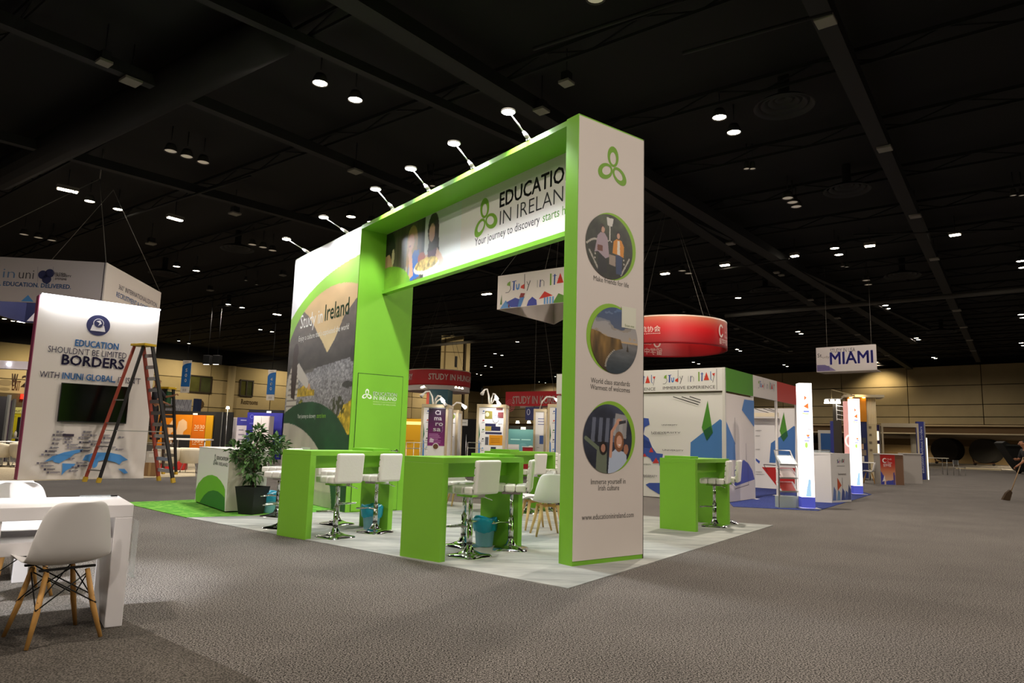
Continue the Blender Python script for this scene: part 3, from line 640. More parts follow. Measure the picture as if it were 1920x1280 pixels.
# small white card above the cliff photograph, its code left blank
P.build(col, 'lettering')
def paint_friends(p):
    p.grad(0, '#1c1f17', p.h, '#3a4030'); p.mottle(None, .6, 9, 9, 4)
    s = p.w/2
    for a in np.linspace(0, 1, 14): p.ell((.05+a*.75)*s, (.95+.18*math.sin(a*3.14))*s, .035*s, .035*s, '#b9b4a8')
    for t in np.linspace(0, 3.14, 16): p.ell((1.0+.62*math.cos(t))*s, (.55+.62*math.sin(t))*s, .03*s, .03*s, '#b5b0a6')
    p.stroke((1.0*s, 1.2*s), (1.0*s, 1.65*s), .05*s, '#c9c6be'); p.poly([(.9*s, 1.65*s), (1.1*s, 1.65*s), (1.15*s, 1.9*s), (.85*s, 1.9*s)], '#d4d2cc')
    p.stroke((.15*s, .75*s), (.55*s, .2*s), .06*s, '#aaa69c'); p.stroke((1.85*s, .75*s), (1.5*s, .2*s), .06*s, '#aaa69c')
    # two walkers, lilac coat and orange jacket
    p.poly([(.5*s, .15*s), (.52*s, .8*s), (.85*s, .8*s), (.88*s, .15*s)], '#191b1f'); p.poly([(.36*s, .72*s), (.48*s, 1.25*s), (.6*s, 1.38*s), (.78*s, 1.38*s), (.9*s, 1.25*s), (.98*s, .68*s), (.82*s, .6*s), (.5*s, .78*s)], '#a795a0')
    p.ell(.7*s, 1.5*s, .085*s, .12*s, '#b98f7b'); p.ell(.67*s, 1.55*s, .1*s, .11*s, '#32231d'); p.ell(.71*s, 1.48*s, .065*s, .09*s, '#c69c86'); p.poly([(.48*s, .8*s), (.7*s, .8*s), (.7*s, .98*s), (.48*s, .98*s)], '#6e3b2a')
    p.poly([(1.28*s, .2*s), (1.26*s, .8*s), (1.55*s, .8*s), (1.52*s, .2*s)], '#2d3f66'); p.poly([(1.12*s, .82*s), (1.16*s, 1.2*s), (1.3*s, 1.3*s), (1.5*s, 1.28*s), (1.62*s, 1.1*s), (1.6*s, .75*s), (1.4*s, .8*s)], '#d68a1e')
    p.poly([(1.32*s, .82*s), (1.33*s, 1.25*s), (1.43*s, 1.25*s), (1.45*s, .8*s)], '#e6ddd0'); p.ell(1.36*s, 1.42*s, .1*s, .14*s, '#231a18'); p.ell(1.37*s, 1.4*s, .065*s, .09*s, '#c89a82')
    p.poly([(.98*s, .45*s), (1.25*s, .42*s), (1.25*s, .75*s), (.98*s, .76*s)], '#9d8d80')
def paint_cliffs(p):
    s = p.w/2; p.grad(.8*s, '#d9b27a', 2*s, '#4d6c9c'); n = p.noise(5/s*.4, 9/s*.4, 5); p.put((n > .5) & (p.Z > 1.0*s), '#a9a6a8', .8); p.put((n < .38) & (p.Z > 1.1*s), '#3a4c72', .7)
    sea = p.Z < .95*s; p.grad(0, '#2d3a44', .95*s, '#7c7a7a', sea); p.mottle(sea, .2, 6, 20, 2)
    cl = p.inpoly([(0, 0), (0, 1.25*s), (.35*s, 1.2*s), (.6*s, 1.1*s), (1.25*s, 1.05*s), (1.35*s, .78*s), (.95*s, .68*s), (.75*s, .5*s), (.6*s, .2*s), (.75*s, 0)]); p.grad(0, '#3a2c18', 1.2*s, '#8a6a35', cl); p.mottle(cl, .5, 12, 4, 8)
    p.poly([(1.5*s, .7*s), (1.55*s, .95*s), (1.6*s, .7*s)], '#3a3024')
    for t in np.linspace(0, 1, 12): p.ell((.62+.35*t*t)*s, (.2+.5*t)*s, .04*s, .02*s, '#cfcbc2', a=.7)
    p.put((p.X > 1.42*s) & (p.X < 1.98*s) & (p.Z > 1.3*s), '#e6e0d2', 0)
def paint_selfie(p):
    s = p.w/2; p.grad(0, '#20242e', 2*s, '#3a3f52'); p.mottle(None, .4, 5, 8, 4)
    for i in range(5): p.poly([((.3+.28*i)*s, .9*s), ((.45+.28*i)*s, .9*s), ((.5+.28*i)*s, 1.6*s), ((.36+.28*i)*s, 1.6*s)], '#8f97ad', .6)
    p.poly([(1.2*s, 1.1*s), (1.75*s, 1.0*s), (1.8*s, 1.7*s), (1.3*s, 1.75*s)], '#c9c4bf', .7)
    p.stroke((.1*s, 1.0*s), (.75*s, .62*s), .12*s, '#6d7a66'); p.poly([(.55*s, .7*s), (.95*s, .62*s), (.95*s, 0), (.5*s, 0)], '#6f7867'); p.ell(.8*s, .72*s, .16*s, .2*s, '#241d1c'); p.ell(.8*s, .72*s, .09*s, .12*s, '#b07f6b')
    p.poly([(1.0*s, 0), (1.05*s, .55*s), (1.3*s, .7*s), (1.75*s, .6*s), (1.85*s, 0)], '#b9c6dc'); p.ell(1.45*s, .92*s, .2*s, .3*s, '#8a5a3c'); p.ell(1.46*s, .92*s, .12*s, .18*s, '#d6a187'); p.poly([(1.4*s, .84*s), (1.54*s, .84*s), (1.47*s, .79*s)], '#f4ece6')
    p.stroke((1.1*s, .5*s), (1.15*s, 1.2*s), .11*s, '#cf9b82'); p.stroke((1.15*s, 1.2*s), (1.4*s, 1.5*s), .1*s, '#cf9b82'); p.ell(1.45*s, 1.52*s, .12*s, .08*s, '#d2a088'); p.poly([(1.45*s, 1.42*s), (1.75*s, 1.48*s), (1.73*s, 1.56*s), (1.44*s, 1.52*s)], '#3c3a40')
    p.ell(1.75*s, .7*s, .1*s, .15*s, '#a9745c')
for i, ((cy, cz), fn) in enumerate(zip(cents, (paint_friends, paint_cliffs, paint_selfie))):
    sg = (-.01, .01, -.01)[i]
    picture(col, 'photo_print', fn, 2*RC-.03, 2*RC-.03, .006, face_x(.011), cy-RC+.015+sg, cz-RC+.015, disc=True)
P = Print(face_x(.014)); a = cc(1164, 572); b = cc(1190.5, 618); P.rect(a[0], b[0], b[1], a[1]-.01, '#dfe0cf'); P.layer().text('Scan me', a[0]+.05, b[1]+.015, .028, '#7a8a50', w=.15)
P.build(col, 'blank_card')

# arm lamps
for i, (ba, hd) in enumerate([((990, 262), (952, 209)), ((886, 318), (851, 268)), ((803, 362), (770, 319)), ((735, 402), (701, 363)), ((650, 440), (606, 408)), ((577, 478), (534, 455))]):
    ax, _ = BF.at(*ba); on = ['first', 'second', 'third', 'fourth'][i] if i < 4 else ''
    far = .33 if i < 4 else .47; up = .27 if i < 4 else .2; zb = 4.865 if i < 4 else 4.86
    t = thing('arm_lamp', ('white arm floodlight over the arch, %s from the printed column' % on) if on else 'white arm floodlight over the landscape print, %s the arch' % ('next to' if i == 4 else 'farther from'), 'lamp', BF.loc(ax, .02, zb), BD, 'arm floodlights along the green booth')
    MB().box(-.03, .03, -.03, .07, 0, .025).build('clamp', WHITE, t, .004)
    MB().tube([(0, 0, .02), (0, -far*.16, up*.22), (0, -far*.3, up*.35)], [.022, .028, .014], 10, WHITE).build('joint', None, t)
    MB().tube([(0, -far*.25, up*.3), (0, -far*.92, up*.97)], .009, 8, WHITE).build('arm', None, t)
    MB().lathe([(.0, .03), (.05, .03), (.085, .015), (.09, 0), (.08, -.005)], 20, WHITE, (0, -far, up)).build('lamp_head', None, t)
    MB().lathe([(0, -.012), (.078, -.006)], 20, mat('#f4faff', .5, emit=45), (0, -far, up)).build('lens', None, t)
    tgt = BF.loc(ax-.1, .75, 1.6) if i < 4 else BF.loc(ax, .2, 1.5)
    spot('arm_lamp_light', BF.loc(ax, -far+(.15 if i < 4 else 0), zb+up-.03), tgt, BOOTH_W*(1 if i < 4 else .8), BOOTH_COL, 112 if i < 4 else 150, .45, .06)

# ---------------------------------------------------------------- bar tables
RZ = mat('#8fd040', .4, name='green_riser')
def bar_table(P0, label, riser=None):
    t = thing('bar_table', label, 'table', P0, -37, 'lime green bar tables of the green booth')
    bx('end_panel', 0, .57, 0, .085, 0, 1.0, GREEN, t, .003); bx('end_panel', 0, .57, 1.335, 1.42, 0, 1.0, GREEN, t, .003)
    bx('table_top', 0, .57, 0, 1.42, 1.0, 1.06, GREEN, t, .003); bx('apron', .36, .385, .085, 1.335, .84, 1.0, GREEN, t)
    if riser: bx('riser', riser[0], riser[0]+.42, riser[1], riser[1]+.3, 1.06, 1.095, GREEN, t, .003)
    return t
T1, T2, T4, T3 = fl(518.5, 1002.9), fl(749.3, 1043), fl(1237, 991), (-.43, 12.54)
bar_table(T1, 'lime green bar table facing the reception counter, in front of the booth door', (.1, 1.05))
bar_table(T2, 'lime green bar table beside the printed column, nearest its open side', (.1, 1.0))
bar_table(T4, 'lime green bar table right of the printed column, before the striped map wall', (.05, .06))
bar_table(T3, 'lime green bar table farthest back, behind two white stools and shell chairs', (.05, .1))

leather = mat('#e9e6e0', .38, bump=.12, bscale=40, name='white_leather'); leather2 = mat('#dedbd4', .4, name='white_leather_seam')
def bar_stool():
    t = thing('bar_stool', 'x', 'stool')
    s = MB()
    for j in range(3): s.box(-.2, .2, -.17+.125*j, -.05+.125*j, .66, .745)
    s.build('seat', leather, t, .022, seg=3)
    lean = lambda mb: setattr(mb, 'v', [(x, y-max(0, z-.68)*.09, z) for x, y, z in mb.v])
    bk = MB(); bk.box(-.2, .2, -.235, -.18, .665, 1.03); lean(bk); b = bk.build('backrest', leather, t, .03, seg=3)
    ro = MB()
    for j in range(4): ro.box(-.19, .19, -.192, -.165, .71+.08*j, .785+.08*j)
    lean(ro); ro.build('cushion_roll', leather, b, .014)
    MB().tube([(0, 0, .63), (0, 0, .36)], .023, 14, CHROME).tube([(0, 0, .36), (0, 0, .06)], .032, 14, CHROME).build('column', None, t)
    MB().box(-.11, .11, -.11, .11, .63, .66).build('seat_plate', CHROME, t)
    MB().tube([(.03, -.02, .63), (.13, -.1, .62), (.2, -.14, .59)], .006, 6, CHROME).build('lever', None, t)
    MB().tube([(0, 0, .3), (0, .14, .3), (-.13, .17, .3), (-.13, .2, .3)], .011, 8, CHROME).tube([(0, .14, .3), (.13, .17, .3)], .011, 8, CHROME).tube([(-.15, .2, .3), (.15, .2, .3)], .012, 8, CHROME).build('footrest', None, t)
    b2 = MB(); n = 4
    prof = [(.27, 0), (.27, .012), (.16, .03), (.075, .06), (.045, .11), (.034, .13)]
    v = []; f = []
    for i, (r, z) in enumerate(prof):
        sq = max(0, 1-i*.26)
        for k in range(24):
            a = 2*math.pi*(k+.5)/24+math.pi/4*0; c, s_ = math.cos(a), math.sin(a); R = r*.74*(sq/max(abs(c), abs(s_))+(1-sq)); v.append((R*c, R*s_, z))
    for i in range(len(prof)-1):
        for k in range(24): f.append((i*24+k, i*24+(k+1) % 24, (i+1)*24+(k+1) % 24, (i+1)*24+k))
    b2.add(v, f, CHROME, True).build('base', None, t)
    MB().lathe([(.031, .1), (.033, .14), (.03, .15)], 14, BLACK).build('collar', None, t)
    return t
stool0 = bar_stool(); used = []
def place(proto, pos, face, label, group, flag, cat=None):
    o = proto if not flag else copy_tree(proto); flag.append(1)
    o.location = (pos[0], pos[1], pos[2] if len(pos) > 2 else .008); o.rotation_euler = (0, 0, math.radians(face-90)); o['label'] = label; o['group'] = group; return o
G_ = 'white leather bar stools of the green booth'
for pos, face, lab in [((-2.13, 8.97), 140, 'white leather bar stool in front of the door table, nearer the reception counter'),
                       (fl(702, 998), 148, 'white leather bar stool at the door table, on the side of the blue-lined bin'),
                       (fl(879, 1043), 143, 'white leather bar stool with its back turned, left one at the table by the column'),
                       (fl(957, 1030), 176, 'white leather bar stool seen from its side, right one at the table by the column'),
                       (fl(1340, 987), 157, 'white leather bar stool at the right table, nearer the viewer'),
                       (fl(1360.6, 980), 157, 'white leather bar stool at the right table, half hidden behind the other'),
                       (fl(631, 983), -35, 'white leather bar stool behind the door table, facing the viewer'),
                       (fl(868, 1024), -40, 'white leather bar stool on the far side of the table by the column'),
                       (fl(1313, 977), -30, 'white leather bar stool on the hidden side of the right table'),
                       ((.37, 12.62), 150, 'white leather bar stool at the farthest green table, left one'),
                       ((.77, 13.1), 160, 'white leather bar stool at the farthest green table, middle one'),
                       ((1.08, 14.1), -30, 'white leather bar stool at the farthest green table, partly behind the column'),
                       (fl(527, 990), 165, 'white leather bar stool left of the door table, beside the green end panel'),
                       (fl(519, 968), 165, 'white leather bar stool between the reception counter and the door table')]:
    place(stool0, pos, face, lab, G_, used)

# ---------------------------------------------------------------- shell chairs with wooden legs
plast = mat('#e6e4e2', .38, name='white_plastic')
def shell_mesh(kind=0):
    if kind == 0:
        prof = [(.225, .425, .17), (.215, .44, .2), (.17, .448, .222), (.08, .44, .232), (0, .432, .235), (-.09, .432, .235), (-.16, .45, .235), (-.2, .49, .23), (-.225, .55, .22), (-.24, .62, .208), (-.255, .69, .192), (-.268, .75, .174), (-.276, .79, .15), (-.279, .806, .12), (-.28, .812, .085)]
    else:
        prof = [(.22, .42, .14), (.205, .435, .19), (.15, .44, .22), (.05, .43, .235), (-.06, .425, .24), (-.15, .44, .24), (-.2, .48, .235), (-.23, .54, .225), (-.25, .62, .21), (-.268, .7, .19), (-.28, .76, .172), (-.287, .805, .15), (-.29, .82, .11)]
    n = 12; v = []
    for i, (y, z, w) in enumerate(prof):
        t = i/(len(prof)-1); seat = max(0, 1-abs(t-.25)/.32); back = max(0, min(1, (t-.35)/.2))*max(0, 1-max(0, t-.8)/.4)
        for k in range(n+1):
            s = -1+2*k/n; e = abs(s)**2.6
            v.append((s*w, y+.085*e*back+.012*e*(1-back), z+.055*e*seat))
    f = [(i*(n+1)+k, i*(n+1)+k+1, (i+1)*(n+1)+k+1, (i+1)*(n+1)+k) for i in range(len(prof)-1) for k in range(n)]
    return v, f
def shell_chair(kind=0):
    t = thing('shell_chair', 'x', 'chair'); v, f = shell_mesh(kind)
    MB().add(v, f, plast, True).build('shell', None, t, solid=.009, sub=1)
    S = .185
    for sx, sy in ((-1, -1), (1, -1), (-1, 1), (1, 1)):
        MB().tube([(sx*S*1.05, sy*S*1.05, 0), (sx*.15, sy*.155, .18), (sx*.11, sy*.115, .40)], [.011, .0165, .014] if kind == 0 else [.013, .02, .024], 10, WOOD if kind == 0 else mat('#cfae74', .5, var=.1, vscale=12)).build('leg', None, t)
    w = MB()
    if kind == 0:
        for a, b in (((-1, -1), (1, -1)), ((1, -1), (1, 1)), ((1, 1), (-1, 1)), ((-1, 1), (-1, -1))):
            w.tube([(a[0]*.16, a[1]*.165, .2), (b[0]*.115, b[1]*.12, .38)], .0042, 5).tube([(b[0]*.16, b[1]*.165, .2), (a[0]*.115, a[1]*.12, .38)], .0042, 5)
        for a, b in (((-1, -1), (1, 1)), ((1, -1), (-1, 1))): w.tube([(a[0]*.15, a[1]*.155, .24), (b[0]*.1, b[1]*.1, .41)], .0042, 5)
        w.bar((-.15, -.12, .415), (.15, -.12, .415), .025, .012).bar((-.15, .12, .415), (.15, .12, .415), .025, .012)
        w.build('wire_brace', BLACK, t)
    else:
        w.bar((-.12, -.12, .39), (.12, .12, .39), .04, .03).bar((.12, -.12, .39), (-.12, .12, .39), .04, .03); w.build('cross_brace', WOOD, t)
    return t
ch0 = shell_chair(0); uc = []; ch1 = shell_chair(1); ud = []
near_c = (-2.71, 4.43)
GC = 'white shell chairs with wooden legs at the near white table'
place(ch0, (*near_c, .012), 141, 'large white shell chair, its back turned, at the end of the near white table', GC, uc)
place(ch0, (-3.14, 4.05, .012), 141, 'white shell chair cut by the frame edge, beside the one at the near table end', GC, uc)
place(ch0, (-3.66, 5.45, .012), -42, 'brightly lit white shell chair on the far side of the near white table', GC, uc)
place(ch0, (-5.55, 6.35, .012), 141, 'white shell chair at the second white table, mostly out of frame', GC, uc)
GD = 'white shell chairs with pale wooden legs inside the green booth'
place(ch1, (.55, 9.72), 100, 'white shell chair with pale wooden legs, its back turned, next to the printed column', GD, ud)
place(ch1, (.40, 10.35), 195, 'white shell chair seen from the side, behind the bar stool by the column', GD, ud)
p = fl(860, 948); place(ch1, p, 20, 'white shell chair seen under the green table by the column, far back', GD, ud)

# near white tables
WG = mat('#f0eef0', .3, name='white_lacquer')
def white_table(corner, L, D, label, deg=36):
    t = thing('white_table', label, 'table', (*corner, .012), deg, 'white lacquer tables with open rails in the near corner')
    th = .1; H = .76
    bx('end_panel', -th, 0, 0, D, 0, H-.08, WG, t, .004); bx('end_panel', -L, -L+th, 0, D, 0, H-.08, WG, t, .004)
    bx('table_top', -L, 0, 0, D, H-.08, H, WG, t, .004)
    bx('rail', -L+th, -th, .02, .08, .47, .55, WG, t, .003); bx('rail', -L+th, -th, D-.08, D-.02, .47, .55, WG, t, .003)
    for k in (1, 2): bx('divider', -L*k/3-.05, -L*k/3+.04, .02, D-.02, .55, H-.08, WG, t, .003)
    bx('shelf', -L+th, -th, .08, D-.08, .49, .51, WG, t)
    return t
c1 = fl(228, 1177); q = fl(185, 935, .77)
D1 = math.hypot(q[0]-fl(244, 946, .77)[0], q[1]-fl(244, 946, .77)[1])
white_table(c1, 2.2, min(max(D1, .7), .95), 'thick white lacquer table in the near corner with open rails under its top')
c2 = fl(71, 912, .77); white_table(c2, 2.2, .8, 'second white lacquer table behind the near one, against the fabric wall booth')
# clear acrylic leaflet holder
acr = mat('#dfe9ea', .08, alpha=.28, name='clear_acrylic')
t = thing('acrylic_holder', 'clear acrylic sheet leaning on the end of the near white table', 'holder', (c1[0]+.012, c1[1]+.03, .3), 126)
bx('sheet', .02, .2, -.02, -.014, 0, .36, acr, t); bx('lip', .02, .2, -.03, .0, 0, .006, acr, t)
t = thing('leaflet_stand', 'flat clear acrylic stand lying on the near white table', 'holder', (*Frame(c1, 36).loc(-.25, .55)[:2], .775), 36)
bx('base_sheet', 0, .22, 0, .14, 0, .006, acr, t); bx('clip', .18, .22, 0, .02, .006, .016, BLACK, t)
spot('lounge_light', (-4.5, 4.4, 3.9), (-3.85, 5.4, .6), 1300, (.93, .95, 1.0), 40, .6, .12)

# ---------------------------------------------------------------- reception counter, plants and bins
CQ = fl(421, 962); CTF = Frame(CQ, BD)
t = thing('reception_counter', 'white reception counter with green hill print and pale marble side', 'counter', CQ, BD)
ry = abs(Frame(CQ, BD+90).at(496, 950)[0]); ry = min(ry, 1.1); lx = CTF.at(366, 930)[0]; ch = .975
bx('body', lx, 0, 0, ry, .03, ch, mat('#f4f2f2', .45), t, .004); bx('plinth', lx+.02, -.02, .02, ry-.02, 0, .03, BLACK, t)
bx('worktop', lx-.004, .004, -.004, ry+.004, ch, ch+.012, WHITEG, t, .002)
def paint_marble(p):
    p.put(p.Z > -1, '#cfcbb9'); n = p.noise(2.2, 1.1, 3, 4); v = np.abs(n-.5) < .02; p.put(v, '#a9a692', .55); p.mottle(None, .09, 1.5, 1.5, 9)
    for a, b in (((.05, .9), (.3, .2)), ((.12, .95), (.2, .5)), ((.3, .6), (.5, .05))): p.stroke(a, b, .012, '#aaa790', .5)
picture(t, 'marble_print', paint_marble, ry-.01, ch-.04, .02, face_x(0.0), .005, .035)
P = Print()
def hillp(cx, L, pk, R): 
    return
big = CTF.pts([(366.5, 942.5), (367, 917), (372, 906), (381, 895.5), (390, 890.8), (398, 890), (407, 893.5), (414, 901), (420, 911), (422, 918), (421, 961)])
small = CTF.pts([(374, 945.5), (377, 937), (383, 928), (391, 921), (400, 918.8), (409, 921), (417, 927.5), (421.5, 933), (421, 961)])
cl = lambda pts: [(min(max(a, lx+.004), -.002), max(b, .032)) for a, b in pts]
P.poly(cl(big)[::-1], '#74bf2c').layer().poly(cl(small)[::-1], '#2f7a2c')
a = CTF.at(406.5, 861); b = CTF.at(423, 863); P.text('EDUCATION', a[0], a[1], .055, '#2c2c2c', w=-.03-a[0], bold=.02); P.text('IN IRELAND', a[0], a[1]-.09, .055, '#55585a', w=-.03-a[0])
trefoil(P, a[0]-.09, a[1]-.02, .11, '#6d7470')
P.build(t, 'lettering')
# things on the counter
t2 = thing('desk_tablet', 'low black device lying on the white reception counter', 'device', (*CTF.loc(-.5, .45)[:2], ch+.012), BD); MB().box(-.25, .1, -.05, .08, 0, .035).build('body', BLACK, t2, .006); MB().tube([(-.2, 0, .04), (0, .02, .07), (.08, .02, .03)], .01, 6).build('cable', BLACK, t2)

leafm = [mat(c, .45, name='leaf_green') for c in ('#2d4a22', '#42652f', '#5f8247')]
def foliage(parent, centers, n, R, size, seed, m, name='foliage'):
    r = random.Random(seed); mb = MB()
    for _ in range(n):
        c = r.choice(centers); 
        while True:
            d = Vector((r.uniform(-1, 1), r.uniform(-1, 1), r.uniform(-1, 1)))
            if .2 < d.length < 1: break
        p = Vector(c[:3])+d*c[3]*R; ax = (d.normalized()+Vector((r.uniform(-.6, .6), r.uniform(-.6, .6), r.uniform(-.7, .4)))).normalized()
        sd = ax.cross(Vector((r.uniform(-.4, .4), r.uniform(-.4, .4), 1))).normalized(); up = sd.cross(ax).normalized()
        L = size*r.uniform(.7, 1.25); W = L*.26
        v = [p, p+ax*L*.3+sd*W+up*.01, p+ax*L*.7+sd*W*.75+up*.006, p+ax*L-up*L*.12, p+ax*L*.7-sd*W*.75+up*.006, p+ax*L*.3-sd*W+up*.01, p+ax*L*.5-up*.004]
        mb.add(v, [(0, 1, 6), (1, 2, 6), (2, 3, 6), (3, 4, 6), (4, 5, 6), (5, 0, 6)], m[r.choice([0, 0, 1, 1, 2])])
    return mb.build(name, None, parent)
pl = fl(470, 964); t = thing('potted_plant', 'leafy green plant in a tall black planter beside the reception counter', 'plant', (*pl, .01), -20)
MB().add([(-.13, -.13, 0), (.13, -.13, 0), (.13, .13, 0), (-.13, .13, 0), (-.185, -.185, .42), (.185, -.185, .42), (.185, .185, .42), (-.185, .185, .42), (-.17, -.17, .42), (.17, -.17, .42), (.17, .17, .42), (-.17, .17, .42), (-.17, -.17, .39), (.17, -.17, .39), (.17, .17, .39), (-.17, .17, .39)],
         [(3, 2, 1, 0), (0, 1, 5, 4), (1, 2, 6, 5), (2, 3, 7, 6), (3, 0, 4, 7), (4, 5, 9, 8), (5, 6, 10, 9), (6, 7, 11, 10), (7, 4, 8, 11), (8, 9, 13, 12), (9, 10, 14, 13), (10, 11, 15, 14), (11, 8, 12, 15)]).build('planter', mat('#1a1a1b', .5), t)
bx('soil', -.17, .17, -.17, .17, .36, .39, mat('#2a2018', .95), t)
st = MB(); st.tube([(0, 0, .38), (.01, 0, .6), (.0, .02, .8), (.02, 0, 1.15)], [.014, .012, .01, .006], 7)
for a, h, l in ((20, .6, .3), (140, .62, .28), (260, .65, .3), (80, .75, .26), (200, .78, .3), (320, .8, .26), (0, .9, .2)):
    A = math.radians(a); st.tube([(0, 0, h), (math.cos(A)*l*.5, math.sin(A)*l*.5, h+.14), (math.cos(A)*l, math.sin(A)*l, h+.22)], [.008, .006, .004], 5)
st.build('stem', mat('#4b3a26', .8), t)
foliage(t, [(0, 0, .78, .26), (.0, .0, .95, .24), (-.2, -.05, .88, .16), (.22, .02, .92, .16), (.0, .0, 1.12, .17), (.03, 0, 1.25, .09), (-.3, -.1, .97, .12), (.3, .1, 1.12, .1), (0, 0, .6, .13)], 560, 1, .1, 5, leafm)
pl = CTF.loc(-1.72, ry+.3); t = thing('counter_plant', 'low leafy plant standing behind the reception counter, by its far end', 'plant', (pl[0], pl[1], .01), 0)
MB().lathe([(0, 0), (.13, 0), (.16, .5), (.15, .5), (.14, .46), (0, .46)], 18, BLACK).build('planter', None, t)
MB().tube([(0, 0, .45), (.02, 0, .75), (0, 0, 1.0)], [.012, .01, .006], 6).build('stem', mat('#4b3a26', .8), t)
foliage(t, [(0, 0, 1.02, .2), (-.22, 0, .95, .12), (.28, .05, 1.03, .16), (-.3, -.25, .78, .14), (.5, .0, 1.0, .12), (-.28, -.28, .6, .1)], 260, 1, .12, 8, leafm[1:]+leafm[:1])

binb = mat('#7fb7c9', .35, alpha=.9, name='blue_plastic'); bag = mat('#1c93ae', .3, bump=.6, bscale=18, name='teal_bin_liner')
def bin_(pos, label):
    t = thing('waste_bin', label, 'bin', (*pos, .01), rnd.uniform(0, 90), 'small blue bins with teal liners')
    MB().lathe([(0, 0), (.095, 0), (.1, .01), (.128, .3), (.133, .3), (.128, .29)], 24, binb).build('bucket', None, t)
    mb = MB(); v = []; r = random.Random(len(label)); prof = [(.127, .17), (.137, .19), (.143, .25), (.147, .3), (.138, .325), (.12, .3), (.1, .2)]; n = 32
    for i, (rr, z) in enumerate(prof):
        for k in range(n):
            a = 2*math.pi*k/n; rr2 = rr*(1+.04*math.sin(k*2.1+i)+.03*r.random()); v.append((rr2*math.cos(a), rr2*math.sin(a), z+.012*math.sin(3*a+i)+.008*r.random()))
    f = [(i*n+k, i*n+(k+1) % n, (i+1)*n+(k+1) % n, (i+1)*n+k) for i in range(len(prof)-1) for k in range(n)]
    mb.add(v, f, bag, True).build('liner', None, t)
bin_(fl(505, 962), 'blue bin with teal liner beside the black planter')
bin_((-1.83, 9.74), 'blue bin with teal liner under the table before the green door')
bin_((-.26, 8.56), 'blue bin with teal liner at the table by the printed column')

# ================================================================ neighbouring stands
def board(name, label, cat, xL, xR, Y, deg, yt, yb=None, m=WHITE, th=.06, part='panel', group=None, y0=0.0, bevel=0):
    """an upright board between photo columns xL and xR standing at depth Y"""
    ym = (yt+(yb or 840))/2; p, d, w = span(xL, xR, Y, deg, ym); f = Frame(p, deg)
    z1 = f.at(xL, yt)[1]; z0 = max(0.0, f.at(xL, yb)[1]) if yb else 0.0
    t = thing(name, label, cat, (*p, z0), deg, group); bx(part, 0, w, y0, y0+th, 0, z1-z0, m, t, bevel)
    t['w'] = w
    g = Frame(p, deg); g.z0 = z0; g.w = w; g.h = z1-z0
    return t, g
def rel(f, pts, z0): return [(a, b-z0) for a, b in (f.at(*p) for p in pts)]
def italy_logo(P, x, z, w, h):
    u = lambda a, b: (x+a*w, z+b*h); g, b, lb, r, k = '#7ba23a', '#2f4fa0', '#4f86c8', '#cf3a26', '#3d3d44'
    L = lambda a, c, t, col: P.line(u(*a), u(*c), t*h, col)
    P.poly([u(.075, 1.0), u(.03, .85), u(.02, .62), u(.075, .5)], g); L((.075, .5), (.085, .25), .05, k); L((.085, .25), (.05, -.08), .05, k); L((.05, -.08), (.0, -.1), .05, k)
    L((.135, .95), (.13, .05), .17, b); L((.1, .9), (.17, .95), .07, b)
    P.poly([u(.165, .62), u(.18, .62), u(.185, .25), u(.2, .25), u(.205, .64), u(.225, .64), u(.22, .15), u(.195, .02), u(.17, .15)], lb)
    P.poly([u(.3, .55), u(.25, .4), u(.24, .2), u(.3, .05)], r); L((.3, .1), (.3, 1.5), .05, k); L((.335, .75), (.36, .4), .05, k); L((.39, .8), (.34, -.15), .07, k)
    L((.5, .75), (.5, .05), .05, '#9a9a98'); L((.545, .75), (.54, .05), .09, '#37407c'); L((.545, .55), (.57, .72), .04, k); L((.57, .72), (.6, .55), .04, k); L((.6, .55), (.6, .1), .04, k)
    L((.7, 1.2), (.7, .1), .16, g); L((.76, 1.1), (.755, .1), .13, b); L((.73, .95), (.79, .95), .05, b)
    P.poly([u(.84, 1.15), u(.79, .2), u(.89, .2)], r); L((.8, .65), (.87, .65), .03, k); L((.92, 1.2), (.92, .3), .08, '#3b66a8'); L((.92, .3), (.945, .15), .06, '#3b66a8')
    P.poly([u(.945, .95), u(1.0, 1.0), u(.98, .6)], r); L((.985, .75), (.955, -.1), .05, k); return P

# --- map wall booth (Italy)
K = fl(1363, 943.5); KL = Frame(K, -37.5); KR = Frame(K, 52.5)
t = thing('shell_scheme_booth', 'white walled booth with a blue map print and green and red header blocks', 'booth', K, -37.5)
xl_ = KL.at(1040, 900)[0]; zt = KL.at(1358.7, 688.4)[1]; zh = KL.at(1358.7, 732)[1]
wall = bx('map_wall', xl_, -.06, .02, .07, .02, zh-.05, WHITE, t)
bx('header_beam', xl_, 0, -.0, .06, zh, zt, WHITE, t); bx('header_rail', xl_, -.06, .1, .16, zh-.13, zh-.02, mat('#c9c1b6', .5), t)
x1, x2, x3 = KR.at(1416, 935)[0], KR.at(1461, 930)[0], KR.at(1493.5, 740)[0]
KP = lambda x, y, z: (-y, x, z)      # faces +x of the booth frame (deg -37.5): its long right side
bx('side_wall', -.06, 0, .04, x1, .02, zh-.05, mat('#e2d9d2', .5), t)
for k, y in enumerate((0, x1, x2, x3)): bx('post', -.06, .0, y-.03, y+.03, 0, zt if k in (0, 3) else zh, mat('#d9d5cf', .35), t)
for k, y in enumerate((x1, x2, x3)): bx('foot_plate', -.14, .08, y-.1, y+.1, 0.0, .012, mat('#d9d5cf', .4), t)
xm1, xm2 = KR.at(1412, 740)[0], KR.at(1457, 740)[0]
